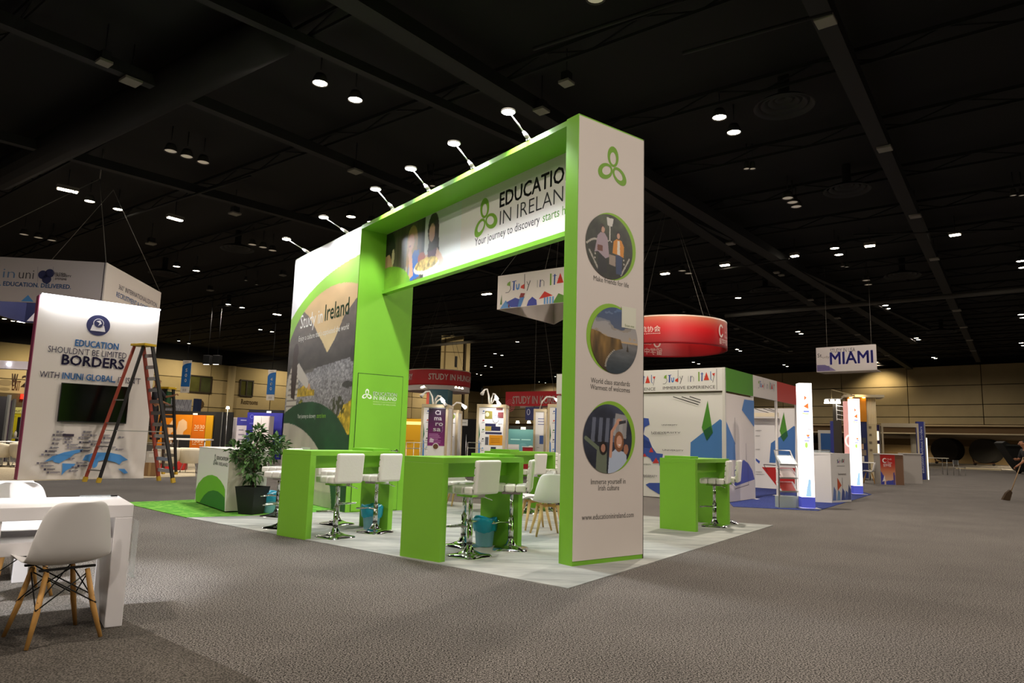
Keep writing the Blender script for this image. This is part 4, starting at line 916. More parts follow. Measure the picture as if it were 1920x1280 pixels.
for a, b, c, n in ((.03, xm1, '#4f8f24', 'header_block'), (xm1, xm2, '#e0d8d0', 'header_block'), (xm2, x3, '#c62f1d', 'header_block')): bx(n, -.05, .003, a, b, zh, zt, mat(c, .5), t)
# inner wall with the same print
ip = fl(1417, 915); INF = Frame(ip, -37.5); iw = INF.at(1499, 920)[0]
lo = lambda f, x, z: None
def to_local(F_, x, y, z):   # frame point into the booth empty's space
    q = F_.loc(x, y, z); a = math.radians(37.5); dx, dy = q[0]-K[0], q[1]-K[1]; return (dx*math.cos(a)-dy*math.sin(a), dx*math.sin(a)+dy*math.cos(a), q[2])
o0 = to_local(INF, 0, 0, 0)
bx('inner_wall', o0[0]-1.2, o0[0]+iw, o0[1], o0[1]+.05, .02, zh-.05, WHITE, t)
bx('light_bar', o0[0]-.2, o0[0]+iw*.62, o0[1]-.3, o0[1]-.2, zh-.32, zh-.2, mat('#f0e3c4', .5), t)
P = Print(lambda x, y, z: (x+0, .02+y, z), step=.003, base=.004)
px4 = lambda L: [(1190+a/6.097, 800+b/6.097) for a, b in L]
px3 = lambda L: [(1180+a/5.647, 640+b/5.647) for a, b in L]
px6 = lambda L: [(1380+a/7.11, 780+b/7.11) for a, b in L]
kl = lambda L: KL.pts(L, .02)
P.poly(kl([(1294, 870), (1295, 829), (1350, 785.6), (1353.5, 788), (1354, 870)]), '#4a7dbb'); P.poly(kl(px3([(-250, 760), (205, 815), (215, 880), (165, 905), (150, 985), (160, 1030), (215, 1070), (240, 1129), (200, 1129), (-250, 1080)])), '#3d56a8')
P.poly(kl(px4([(-250, 0), (75, 0), (105, 15), (95, 80), (160, 130), (200, 230), (250, 300), (325, 310), (320, 340), (285, 450), (270, 380), (200, 400), (180, 360), (80, 300), (0, 200), (-200, 120)])), '#3d56a8'); P.poly(kl(px4([(125, 660), (165, 640), (300, 640), (300, 780), (180, 710)])), '#3d56a8')
P.layer().poly(kl(px3([(830, 625), (885, 965), (820, 1048), (768, 910)])), '#4a8a2a')
for L in ([(190, 230), (215, 290), (165, 290)], [(115, 300), (140, 340), (90, 340)], [(245, 350), (280, 415), (205, 415)]): P.poly(kl(px4(L)), '#c43a3a')
P.layer().poly(kl(px3([(862, 895), (885, 965), (820, 1048), (785, 945)])), '#1f5a34')
for a, b in (((465, 585), (735, 670)), ((555, 585), (752, 648)), ((640, 583), (757, 620))): a, b = kl(px3([a, b])); P.line(a, b, .018, '#1c1c1c')
for x0, y0, w_ in ((345, 891, 165), (235, 968, 310), (235, 982, 160)): a, b = kl(px3([(x0, y0), (x0+w_, y0)])); P.text('UNIVERSITY', a[0], a[1], .035, '#3a3a3a', w=(b[0]-a[0]))
for x0, y0, w_ in ((320, 272, 240), (80, 435, 110), (80, 560, 180), (80, 575, 150)): a, b = kl(px4([(x0, y0), (x0+w_, y0)])); P.text('UNIVERSITY', a[0], a[1], .035, '#3a3a3a', w=(b[0]-a[0]))
P.build(wall, 'printed_graphics')
P = Print(lambda x, y, z: (x, y, z), step=.003, base=.003)
a, b = KL.pts([(1243, 721), (1341, 718.5)]); italy_logo(P, a[0], a[1]+.04, b[0]-a[0], .2); a, b = KL.pts([(1243, 730), (1341, 727.5)]); P.text('IMMERSIVE EXPERIENCE', a[0], a[1], .07, '#4a4646', w=b[0]-a[0])
W_ = b[0]-a[0]; a, b = KL.pts([(1229, 723), (1229, 731.5)]); italy_logo(P, a[0]-W_, a[1]+.03, W_, .2); P.text('IMMERSIVE EXPERIENCE', b[0]-W_, b[1], .07, '#4a4646', w=W_)
P.line((-.2, zh+.03), (-.2, zt-.03), .01, '#3a3a3a'); P.build(t, 'lettering')
P = Print(KP, step=.003, base=.004); kr = lambda L: KR.pts(L)
P.poly(kr(px3([(1215, 612), (1318, 627), (1320, 905), (1190, 725)])), '#4a7dbb').poly(kr([(1361.5, 790), (1378, 830), (1379, 862), (1362, 862)]), '#4a7dbb').poly(kr(px4([(1140, 500), (1245, 375), (1300, 420), (1345, 500), (1370, 600), (1140, 680)])), '#4350a8')
for a, b in ((px3([(1115, 805)])[0], px3([(1120, 1090)])[0]), (px4([(1270, 190)])[0], px4([(1275, 380)])[0]), (px4([(1145, 710)])[0], px4([(1305, 660)])[0]), (px4([(1290, 400)])[0], px4([(1300, 660)])[0])): a, b = kr([a, b]); P.line(a, b, .014, '#4a3438')
P.build(t, 'side_print')
P = Print(KP, step=.003, base=.006); a, b = KR.pts([(1421, 727), (1452, 735)]); italy_logo(P, a[0], a[1]+.02, b[0]-a[0], .18); P.text('DESK 21', a[0]+.1, a[1]-.12, .07, '#77706a', w=(b[0]-a[0])*.7) if 0 else None
P.build(t, 'header_lettering')
P = Print(lambda x, y, z: to_local(INF, x, y, z), step=.003, base=.004); inn = lambda L: INF.pts(L)
P.poly(inn(px6([(445, 620), (465, 360), (550, 300), (770, 130), (790, 140), (790, 630)])), '#4270ad').poly(inn(px6([(345, 678), (790, 690), (780, 975), (565, 960)])), '#b32320').poly(inn(px6([(265, 560), (320, 600), (310, 635), (265, 590)])), '#3d56a8')
P.layer().poly(inn(px3([(1635, 745), (1680, 1000), (1632, 1060), (1592, 945)])), '#4a8a2a'); P.layer().poly(inn(px3([(1668, 945), (1680, 1000), (1632, 1060), (1600, 1000)])), '#1f5a34')
for a, b in (((370, 642), (560, 655)), ((370, 642), (420, 740))): a, b = inn(px6([a, b])); P.line(a, b, .016, '#4a2a2a')
for a, b in (((1330, 712), (1555, 778)), ((1420, 712), (1555, 750)), ((1475, 712), (1555, 735))): a, b = inn(px3([a, b])); P.line(a, b, .016, '#1c1c1c')
for y in (200, 270, 450, 750, 780): a, b = inn(px6([(262, y), (262+60+(y % 90), y)])); P.text('UNIVERSITY', a[0], a[1], .035, '#4a4340', w=b[0]-a[0])
P.build(t, 'inner_print')
carpet('blue_carpet', 'royal blue carpet under the map wall booth and glowing pillars', [(1375, 950), (1534, 957.5), (1634, 927), (1560, 905), (1340, 912)], carpet_mat('blue_pile', '#28336a', '#434f8c', 60, .08), .009)
P = None
# leaflet rack
rk = fl(1479, 952.5); t = thing('leaflet_rack', 'silver leaflet rack with clear tilted trays in front of the map booth', 'rack', (*rk, .01), 8)
s = .21
for sx in (-1, 1): MB().bar((sx*s, 0, 0), (sx*s*.98, .0, .82), .03, .02).bar((sx*s*.98, 0, .82), (sx*s*.85, .22, 1.2), .03, .02).build('upright', ALU, t)
bx('plinth', -s, s, -.02, .18, 0, .24, mat('#a9b4ad', .5), t); MB().bar((-s*.85, .22, 1.2), (s*.85, .22, 1.2), .03, .02).build('top_rail', ALU, t)
for k, (z, c) in enumerate(((.34, '#a3382e'), (.62, '#d8c9c4'), (.9, '#e8eef4'))):
    tr = MB().add([(-s, -.06, z), (s, -.06, z), (s*.95, .16, z+.2), (-s*.95, .16, z+.2)], [(0, 1, 2, 3)]).build('tray', acr, t, solid=.006)
    MB().add([(-s*.8, -.05, z+.015), (s*.7, -.05, z+.015), (s*.7, .13, z+.18), (-s*.8, .13, z+.18)], [(0, 1, 2, 3)]).build('leaflets', mat(c, .3), tr, solid=.008)
    MB().bar((-s, -.06, z), (s, -.06, z), .02, .03).build('tray_edge', ALU, tr)

# glowing pillars
glow = mat('#fff6f2', .5, emit=2.1, name='lit_fabric')
def light_pillar(Lp, Cp, Rp, top, label, lean=0.0):
    c = fl(*Cp); l = fl(*Lp); a = math.degrees(math.atan2(c[1]-l[1], c[0]-l[0])); a = -8
    L_ = abs(Frame(c, a).at(*Lp)[0]); D_ = min(abs(Frame(c, a+90).at(*Rp)[0]), L_*1.1); h = zat(*top, c)
    t = thing('light_pillar', label, 'light', (*c, .01), a, 'glowing white fabric pillars on the blue carpet')
    bx('base_plate', -L_-.08, .1, -.1, D_+.08, 0, .012, ALU, t)
    mb = MB(); z0, z1 = .02, h; o = lean*h
    v = [(-L_, 0, z0), (0, 0, z0), (0, D_, z0), (-L_, D_, z0), (-L_+o, 0, z1), (o, 0, z1), (o, D_, z1), (-L_+o, D_, z1)]
    mb.add(v, [(0, 3, 2, 1), (4, 5, 6, 7), (0, 1, 5, 4), (1, 2, 6, 5), (2, 3, 7, 6), (3, 0, 4, 7)], glow).build('fabric', None, t)
    mb = MB(); mb.box(-L_-.004, .004, -.004, D_+.004, .02, .24, mat('#4a52b8', .5, emit=.5)); mb.build('blue_base', None, t)
    P = Print(lambda x, y, z: (-L_+x+lean*z, y, z), base=.005, emit=.9); w = L_
    P.poly([(.3*w, .25), (.72*w, .25), (.72*w, .6), (.55*w, .62)], '#9cc3de'); P.line((.2*w, .3), (.7*w, .55), .01, '#8aa0b4').line((.3*w, .5), (.75*w, .3), .01, '#8aa0b4')
    P.poly([(.38*w, h*.86), (.38*w, h*.9), (.6*w, h*.88)], '#e07b4a').poly([(.3*w, h*.81), (.7*w, h*.79), (.7*w, h*.84)], '#e0763c').line((.3*w, h*.77), (.75*w, h*.77), .03, '#6f7fd8').line((.2*w, h*.755), (.7*w, h*.75), .02, '#b7d86a').line((.35*w, h*.69), (.7*w, h*.69), .012, '#c8c4d8').line((.6*w, h*.63), (.9*w, h*.62), .012, '#667')
    P.ell(.6*w, h*.585, .13*w, .05, '#d88450', a0=180, a1=360).line((.55*w, h*.56), (.75*w, h*.56), .03, '#7a8ae0').line((.3*w, h*.535), (.7*w, h*.535), .02, '#6f7fd8').ell(.45*w, h*.5, .12*w, .06, '#b4dd6a')
    P.build(t, 'printed_graphics')
    P = Print(lambda x, y, z: (-y+lean*z, x, z), base=.005, emit=.5); P.text('Study in Italy', D_*.7, h*.55, .1, '#b0402e', w=h*.38, rot=90); P.build(t, 'lettering')
    return c, h
pc1, ph1 = light_pillar((1504.4, 954), (1528.8, 955), (1534.9, 953), (1527, 719), 'glowing white fabric pillar beside the leaflet rack')
pc2, ph2 = light_pillar((1601.4, 926.5), (1618.5, 927.5), (1624, 926), (1611, 748), 'glowing white fabric pillar behind the white welcome desk, leaning slightly', -.0)
for c, h in ((pc1, ph1), (pc2, ph2)):
    pass
# welcome desk
dk = fl(1560, 943); DF = Frame(dk, 36); dw = DF.at(1596.5, 934)[0]; dh = zat(1559, 850, dk)
t = thing('welcome_desk', 'white welcome desk with faint print between the two glowing pillars', 'desk', (*dk, .009), 36)
bx('body', 0, dw, 0, .55, 0, dh-.04, WHITE, t, .003); MB().prism([(0, 0), (dw, 0), (dw, .55), (-.0, .55), (-.25, .3)], dh-.04, dh).build('worktop', WHITE, t)
MB().prism([(0, 0), (0, .55), (-.28, .36)], 0, dh-.04).build('side_panel', WHITE, t)
P = Print(base=.004, step=.003)
for k, (cx, c, hh) in enumerate(((.12, '#6d82b5', .3), (.33, '#7f9fc0', .22), (.55, '#4d5a96', .26), (.72, '#5c6fae', .2), (.88, '#4d5a96', .34))): P.poly([(dw*(cx-.08), .05), (dw*(cx+.1), .05), (dw*(cx+.1), .12+hh*.5), (dw*cx, .08+hh)], c)
P.layer().poly([(dw*.3, .28), (dw*.3, .58), (dw*.5, .4)], '#c85a38'); italy_logo(P, dw*.3, dh*.8, dw*.4, .09); P.line((dw*.3, dh*.74), (dw*.7, dh*.74), .012, '#8c8a88').text('benvenuti', dw*.35, dh*.55, .06, '#77706c', w=dw*.4)
P.line((dw*.55, dh*.28), (dw*.55, dh*.5), .012, '#77706c').build(t, 'printed_graphics')
t2 = thing('acrylic_tray', 'clear acrylic tray on the white welcome desk', 'tray', (*DF.loc(.1, .3)[:2], .009+dh), 36); bx('tray', 0, .4, 0, .2, 0, .06, acr, t2); bx('rim', 0, .4, -.01, 0, .05, .08, ALU, t2)
# stuff behind the welcome desk
board('blue_booth_wall', 'white booth wall with a dark blue rounded shape behind the welcome desk', 'booth', 1534, 1568, 27, -37.5, 806, None, mat('#b9b4aa', .6))
t, f = board('blue_curved_panel', 'dark blue curved panel on the white booth wall behind the welcome desk', 'panel', 1539, 1559, 26.6, -37.5, 812, 846, mat('#1d4f86', .5))
t, f = board('purple_banner', 'purple banner with a white letter S beside the dark truss post', 'banner', 1557, 1577, 25.5, -37.5, 789, None, mat('#333a8a', .5)); Print(base=.01, step=.004).text('S', .12, f.h-.45, .2, '#dfe0f2', bold=.02).poly([(0, .5), (f.w, .5), (f.w*.9, 1.1), (f.w*.4, 1.2)], '#3d5a38').build(t, 'lettering')
t = thing('truss_post', 'dark square post with a thin silver frame behind the welcome desk', 'post', (*at_depth(1571, 24), 0), -30)
zp = zat(1571, 733, at_depth(1571, 24)); bx('post', -.12, .12, -.1, .1, 0, zp-.3, mat('#2a2417', .5), t); MB().tube([(-.15, 0, zp-.35), (-.15, 0, zp+.05), (.55, .2, zp-.15), (.55, .2, zp-.45)], .02, 6, mat('#9a8c66', .4, .6)).build('silver_frame', None, t)
g = MB()
for k in range(4): g.bar((.0, -.1, zp-.5-.15*k), (.3, -.1, zp-.55-.15*k), .02, .02); 
g.bar((0, -.1, zp-.45), (0, -.1, zp-1), .02, .02).bar((.3, -.1, zp-.5), (.3, -.1, zp-1.05), .02, .02); g.build('wire_grid', mat('#e8e6e0', .4), t)
pL = at_depth(1549, 24); t = thing('spotlight_bar', 'bar of three bright spotlights left of the dark post', 'lamp', (*pL, zat(1549, 756, pL)), -30)
for k in range(3): MB().lathe([(0, -.0), (.08, 0), (.06, .12), (0, .12)], 14, mat('#fffaf0', .5, emit=14), (.05+.18*k, 0, 0)).build('spot_head', None, t)
MB().bar((0, 0, .15), (.55, 0, .15), .03, .03).build('bar', ALU, t)
t, f = board('pink_panel', 'pink and white fabric panel behind the second glowing pillar', 'panel', 1582, 1602, 22.6, -20, 752, None, mat('#e6a8a0', .5, emit=.35)); Print(base=.01, step=.004, emit=.6).ring(f.w*.5, f.h*.55, .14, .2, .05, '#fff2ee').text('留学', f.w*.3, f.h*.35, .14, '#fff2ee').build(t, 'lettering')
# ochre tower
t, f = board('ochre_tower', 'ochre and navy display tower with a flat lit canopy behind the second pillar', 'booth', 1590, 1625, 33, -20, 745, None, mat('#232b5e', .5), th=.8)
zc = f.at(1600, 790)[1]; bx('ochre_band', -.01, f.w+.01, -.02, .81, zc, f.h, mat('#b97a18', .5), t); bx('canopy', -.15, f.w+.75, -.25, 1.0, f.h, f.h+.12, mat('#b9ad92', .5), t)
bx('side_column', f.w, f.w+.42, .1, .6, 0, f.h, mat('#cdbf9c', .6), t)
for k in range(6): bx('side_flute', f.w+.05+.07*k, f.w+.07+.07*k, .08, .1, zc-.1, f.h, mat('#efe6cc', .5), t)
for k in range(4): bx('side_number', f.w+.1, f.w+.2, .08, .1, zc-.3-.35*k, zc-.2-.35*k, mat('#7a6d58', .5), t)
for k in range(2): MB().lathe([(0, 0), (.06, 0), (.04, .08)], 12, mat('#ffd070', .5, emit=25), (.15+.55*k, -.1, f.h-.02)).build('canopy_light', None, t)
for k, c in enumerate(('#d8d2c6', '#8a7a68', '#c9a98a', '#4a4a52')): bx('photo_board', .2+.13*(k % 2), .62+.1*(k % 2), -.03, -.02, .75+.28*k, 1.0+.28*k, mat(c, .5), t)
spot('tower_spot', (t.location.x+.3, t.location.y-.6, f.h+.4), (t.location.x+.4, t.location.y+.1, 1.8), 60, (1, .7, .3), 100)
# purple wall with lit niches
for xL, xR, Y, lab in ((1634, 1651, 34, 'purple display wall with three lit windows right of the ochre tower'), (1496, 1506, 24, 'dark display wall with lit windows seen between the map booth and a glowing pillar')):
    t, f = board('niche_wall', lab, 'display', xL, xR, Y, -37.5, 796, None, mat('#35316e', .5) if xL > 1600 else mat('#2a2420', .5))
    for k in range(3):
        yy = 808+24*k; a = f.at(xL+ (4 if xL > 1600 else 0), yy)[1]; b = f.at(xL+4, yy+17)[1]; bx('lit_window', .18 if xL > 1600 else .02, f.w*.82, -.03, 0, b, a, mat('#ffe9c4', .5, emit=1.6), t)
    bx('edge_rail', f.w-.03, f.w, -.03, .07, 0, f.h, ALU, t)
# white chairs by the tower
t = thing('swivel_chair', 'white moulded chair with wooden legs behind the second glowing pillar', 'chair', (*fl(1630, 906), 0), 0); v, ff = shell_mesh(0)
MB().add(v, ff, plast, True).build('shell', None, t, solid=.009)
for sx, sy in ((-1, -1), (1, -1), (-1, 1), (1, 1)): MB().tube([(sx*.2, sy*.2, 0), (sx*.1, sy*.1, .4)], .015, 6, WOOD).build('leg', None, t)
t.rotation_euler = (0, 0, math.radians(60))
t = thing('round_table', 'white round pedestal table beside the second glowing pillar', 'table', (*fl(1632, 900), 0), 0); MB().lathe([(0, .72), (.35, .72), (.36, .74), (.35, .76), (0, .76)], 24, WHITE).build('tabletop', None, t); MB().tube([(0, 0, .02), (0, 0, .72)], .03, 8, CHROME).build('pedestal', None, t); MB().lathe([(0, .03), (.22, .02), (.24, 0)], 20, CHROME).build('base', None, t)
# red counter and grey counter
cL, cR = fl(1652, 908), fl(1693, 905.6); cdg = math.degrees(math.atan2(cR[1]-cL[1], cR[0]-cL[0])); cdg = -2.0; CF2 = Frame(cL, cdg); cw = CF2.at(1680, 905)[0]; chh = CF2.at(1652, 851.5)[1]
t = thing('red_counter', 'red counter fading to blue buildings with white Chinese lettering', 'counter', cL, cdg)
bx('body', 0, cw, 0, .5, 0, chh, mat('#a9a39a', .5), t); bx('worktop', -.02, cw+.3, -.02, .52, chh, chh+.03, WHITE, t)
def paint_china(p):
    p.grad(0, '#d9c0a8', p.h*.45, '#c47a55'); p.grad(p.h*.45, '#c47a55', p.h*.75, '#b3221c', p.Z > p.h*.45)
    p.poly([(0, 0), (0, .45*p.h), (.25*p.w, .25*p.h), (.25*p.w, 0)], '#3c3f9c'); p.poly([(.35*p.w, 0), (.35*p.w, .12*p.h), (p.w, .16*p.h), (p.w, 0)], '#4048a4'); p.poly([(.85*p.w, 0), (.85*p.w, .4*p.h), (.95*p.w, .42*p.h), (p.w, .1*p.h)], '#5a4a80'); p.poly([(.1*p.w, .1*p.h), (.3*p.w, .12*p.h), (.25*p.w, .3*p.h)], '#e8e2dc')
picture(t, 'city_print', paint_china, cw-.01, chh-.01, .02, ident, .005, .005, y=-.003)
P = Print(base=.008, step=.004); P.ell(cw*.3, chh*.8, .09, .09, '#f3e6e2').layer().ell(cw*.33, chh*.8, .06, .06, '#b3221c').layer().rect(cw*.32, cw*.45, chh*.76, chh*.84, '#b3221c').text('Study', cw*.48, chh*.83, .05, '#f3e6e2').text('in', cw*.48, chh*.77, .04, '#f3e6e2').text('China', cw*.48, chh*.71, .05, '#f3e6e2').text('留学中国', cw*.2, chh*.6, .09, '#f3e6e2', w=cw*.5); P.build(t, 'lettering')
sd = MB().box(cw, cw+.32, .03, .45, 0, chh-.01).build('side_panel', mat('#7a5a44', .6), t)
t, f = board('grey_counter', 'plain pale grey counter front to the right of the red counter', 'counter', 1694, 1727, 28.5, -8, 850.5, None, mat('#a8a29c', .6), th=.5)
bx('worktop', -.02, f.w+.02, -.03, .52, f.h, f.h+.03, mat('#c4bfb6', .5), t)
t, f = board('sign_tower', 'tall narrow blue sign tower with vertical white lettering', 'sign', 1720, 1733, 33, -12, 790, None, mat('#2f3a86', .5), th=.2)
bx('lit_edge', f.w+.06, f.w+.11, .0, .2, 0, f.h*.72, mat('#eef0e4', .5, emit=1.2), t); bx('grey_side', f.w, f.w+.06, 0, .2, 0, f.h, mat('#8e8c88', .5), t)
Print(base=.01, step=.004).text('education without borders', f.w*.72, .3, f.w*.38, '#c9cfe8', w=f.h*.8, rot=90).build(t, 'lettering')
t, f = board('booth_rail', 'long pale horizontal rail of an empty booth before the right wall', 'rail', 1652, 1722, 33, -30, 793, 800, mat('#b5aa92', .6), th=.1)
for x in (0, f.w-.08): bx('post', x, x+.08, 0, .1, -f.z0, 0, mat('#b5aa92', .6), t)
pT = fl(1752, 889); t = thing('folding_table', 'small pale folding table with thin frame before the dark round tables', 'table', pT, -5); MB().box(-.7, .7, -.3, .3, .92, .96).build('tabletop', mat('#c4bca8', .5), t)
for x in (-.6, .6):
    MB().tube([(x, -.25, 0), (x, -.25, .92)], .02, 6, ALU).tube([(x, .25, 0), (x, .25, .92)], .02, 6, ALU).tube([(x, -.25, .3), (x, .25, .3)], .015, 6, ALU).build('leg', None, t)
t = thing('metal_chair', 'thin metal chair before the dark round tables', 'chair', (pT[0]+.9, pT[1]-.9), 20); MB().box(-.22, .22, -.22, .22, .44, .47).build('seat', ALU, t); MB().box(-.22, .22, .2, .23, .6, .85).build('backrest', ALU, t)
for sx in (-1, 1):
    for sy in (-1, 1): MB().tube([(sx*.2, sy*.2, 0), (sx*.2, sy*.2, .44 if sy < 0 else .85)], .014, 6, ALU).build('leg', None, t)
# carts of round tables
for px, lab in ((1773, 'dark stack of round tables standing on a wheeled cart beside the blue sign tower'), (1846, 'dark stack of round tables standing on a wheeled cart beside the black tilt cart')):
    p = fl(px, 869.5 if px < 1800 else 872.5); d = 1.0; r = .93 if px < 1800 else .8; R_ = r*math.hypot(*p)/50*1.08
    R_ = 18.5/F_PX*math.hypot(*p)
    t = thing('round_table_cart', lab, 'cart', p, -38)
    for k in range(7):
        def fn(x, y, z, k=k): return (x+.09*k, -.6+.2*k+z, y+R_+.25)
        MB().prism([(R_*math.cos(2*math.pi*i/36), R_*math.sin(2*math.pi*i/36)) for i in range(36)], 0, .09, None, fn).build('round_tabletop', mat('#23211f', .6), t)
    MB().bar((-R_*.7, -.3, .25), (R_*.7, -.3, .25), .08, .08).bar((-R_*.7, .3, .25), (R_*.7, .3, .25), .08, .08).bar((-R_*.7, -.3, .25), (-R_*1.0, -.3, R_*1.3), .06, .06).bar((-R_*.7, .3, .25), (-R_*1.0, .3, R_*1.3), .06, .06).build('cart_frame', mat('#5a2f22', .5), t)
    for x in (-1, 1):
        for y in (-.3, .3): MB().prism([(.13*math.cos(i*.524), .13*math.sin(i*.524)) for i in range(12)], -.03, .03, None, lambda a, b, z, x=x, y=y: (x*R_*.65+a, y+z, .13+b)).build('wheel', BLACK, t)
# tilt cart
p = fl(1892, 887.5); s = 1.0
t = thing('tilt_cart', 'large black plastic tilt cart with wheels at the right edge', 'cart', (p[0]+.75, p[1]), -6)
sc_ = math.hypot(*p)/F_PX; A_ = lambda x, y: ((x-1892)*sc_, (887.5-y)*sc_)
prof = [A_(*q) for q in [(1863, 842), (1868, 839), (1878, 846), (1950, 846), (1950, 884), (1895, 884.5), (1888, 882), (1881, 872)]]
MB().prism([(a, b) for a, b in prof][::-1], -.5, .5, None, lambda x, y, z: (x, z, y)).build('bin_body', mat('#131412', .5), t, .03)
MB().bar((A_(1868, 845)[0], -.52, A_(0, 845)[1]), (A_(1955, 0)[0], -.52, A_(0, 845)[1]), .06, .1).build('rim', mat('#2a2b27', .5), t)
for y in (-.56, .56): MB().prism([(.17*math.cos(i*.35), .17*math.sin(i*.35)) for i in range(18)], -.05, .05, None, lambda a, b, z, y=y: (.25+a, y+z, .17+b)).build('wheel', BLACK, t)
MB().prism([(.09*math.cos(i*.52), .09*math.sin(i*.52)) for i in range(12)], -.62, -.6, None, lambda a, b, z: (.25+a, z, .17+b)).build('wheel_hub', mat('#7a7a76', .4), t)

# ---------------------------------------------------------------- hanging signs
def wires(P0s, up, m, parent, origin):
    mb = MB()
    for p in P0s: mb.tube([p, (up[0], up[1], up[2])], .008, 4)
    return mb.build('wire', m, parent)
wirem = mat('#6e6a62', .5)
# triangular hanging sign
z0 = zat(932, 580, at_depth(932, 22, 560)); A1 = at_depth(932.5, 22, 560); z1 = zat(933.5, 517.5, A1); SF = Frame(A1, -36); wS = 3.7
t = thing('hanging_sign', 'white triangular hanging sign with colourful Study in Italy lettering seen through the arch', 'sign', (*A1, z0), -36)
H_ = z1-z0; A2g = fl(1038, 608, z0); a = math.radians(36); dx, dy = A2g[0]-A1[0], A2g[1]-A1[1]; A2 = (dx*math.cos(a)-dy*math.sin(a), dx*math.sin(a)+dy*math.cos(a))
fab = mat('#e6ddd6', .7, name='white_sign_fabric')
bx('front_fabric', 0, wS, 0, .03, 0, H_, fab, t)
for P1, P2 in (((0, 0), A2), (A2, (wS, 0))): MB().bar((P1[0], P1[1]+.02, H_/2), (P2[0], P2[1]+.02, H_/2), .03, H_).build('rear_fabric', fab, t)
P = Print(base=.004, step=.004); sg = lambda px, py: (SF.at(px, py)[0], SF.at(px, py)[1]-z0)
a = sg(948, 547); b = sg(1062, 530); italy_logo(P, a[0], a[1]+.0, (b[0]-a[0])/.93, .33)
sk = [(0.12, '#5f93c9', [(0, 0), (.42, 0), (.22, .32)]), (.45, '#3c48a0', [(-.12, .22), (.25, .38), (.42, .3), (.36, 0), (.1, .02)]), (.78, '#4f80bd', [(0, 0), (.15, 0), (.28, .38), (.12, .44)]), (1.15, '#4148a0', [(0, 0), (.38, 0), (.36, .2), (.2, .34), (.06, .2)]), (1.6, '#c8342a', [(0, .22), (.2, .5), (.5, .3)]), (2.1, '#5b8a33', [(0, 0), (.5, 0), (.5, .2), (.2, .36)]), (2.7, '#3c48a0', [(0, 0), (.4, 0), (.2, .4)]), (3.1, '#c8342a', [(0, 0), (.4, 0), (.3, .35)])]
for x0, c, L in sk: P.poly([(x0+a_, .01+b_*.8) for a_, b_ in L], c)
for k in range(4): P.rect(1.78+.1*k, 1.84+.1*k, .01, .22, '#6b9bce')
P.layer().poly([(.86, .3), (1.02, .3), (1.08, .42), (.92, .44)], '#8a2f2a').poly([(.12, .14), (.19, .14), (.17, .46)], '#4f7a34').ell(.47, .07, .025, .05, '#7a2f22'); P.build(t, 'lettering')
w_ = MB()
for q in ((.1, 0), (1.8, 0), (3.6, 0), A2): w_.tube([(q[0], q[1], H_), (1.6, 1.2, 9.2-z0)], .008, 4)
w_.build('wire', wirem, t)
# round hanging signs
def ring_sign(label, cx, Y, R, yb_front, h, paint, texts, name='round_hanging_sign', inner='#a3121a', inner_texts=()):
    c = at_depth(cx, Y, yb_front); ang = math.degrees(math.atan2(c[1], c[0])); n_ = (c[0]-R*c[0]/math.hypot(*c), c[1]-R*c[1]/math.hypot(*c)); z0 = zat(cx, yb_front, n_)
    t = thing(name, label, 'sign', (*c, z0), ang-90)
    nseg, nz = 96, 14; v = []; 
    for j in range(nz+1):
        for i in range(nseg): v.append((R*math.sin(2*math.pi*i/nseg), -R*math.cos(2*math.pi*i/nseg), h*j/nz))
    f = [(j*nseg+i, j*nseg+(i+1) % nseg, (j+1)*nseg+(i+1) % nseg, (j+1)*nseg+i) for j in range(nz) for i in range(nseg)]
    me = bpy.data.meshes.new('drum'); me.from_pydata(v, [], f); me.update()
    cols = []
    for (x, y, z) in v: cols += list(rgb(paint(z/h)))+[1.0]
    at = me.color_attributes.new('print', 'FLOAT_COLOR', 'POINT'); at.data.foreach_set('color', np.array(cols, np.float32)); me.materials.append(PRINT); me.polygons.foreach_set('use_smooth', [True]*len(f))
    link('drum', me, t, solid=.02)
    def wrap(x, y, z): a = x/R; return ((R-y)*math.sin(a), -(R-y)*math.cos(a), z)
    P = Print(wrap, base=.03, step=.004)
    for s_, x, z, hh, w in texts: P.text(s_, x, z, hh, '#ecd9cf', w=w, bold=.02 if w and w > 1 else 0)
    P.build(t, 'lettering')
    w_ = MB()
    for k in range(4): a = math.pi/2*k+.6; w_.tube([(R*math.cos(a), R*math.sin(a), h), (0, 0, 9.2-z0)], .008, 4)
    w_.build('wire', wirem, t); MB().lathe([(R+.012, h-.03), (R+.012, h+.01), (R-.03, h+.01)], 96, mat('#d8c4b4', .5)).build('top_hoop', None, t)
    return t, z0, c, wrap
mixc = lambda a, b, t: '#%02x%02x%02x' % tuple(int(int(a[i:i+2], 16)*(1-t)+int(b[i:i+2], 16)*t) for i in (1, 3, 5))
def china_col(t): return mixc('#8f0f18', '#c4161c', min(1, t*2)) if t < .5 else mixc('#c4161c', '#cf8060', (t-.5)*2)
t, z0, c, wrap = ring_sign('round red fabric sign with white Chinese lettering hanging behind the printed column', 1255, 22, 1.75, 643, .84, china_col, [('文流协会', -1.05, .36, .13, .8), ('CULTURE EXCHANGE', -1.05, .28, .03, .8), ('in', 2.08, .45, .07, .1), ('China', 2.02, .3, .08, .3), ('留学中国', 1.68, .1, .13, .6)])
P = Print(wrap, base=.034, step=.003); P.ring(1.78, .48, .13, .2, .06, '#ecd9cf'); P.layer().rect(1.84, 1.95, .4, .58, '#c02018'); P.build(t, 'emblem')
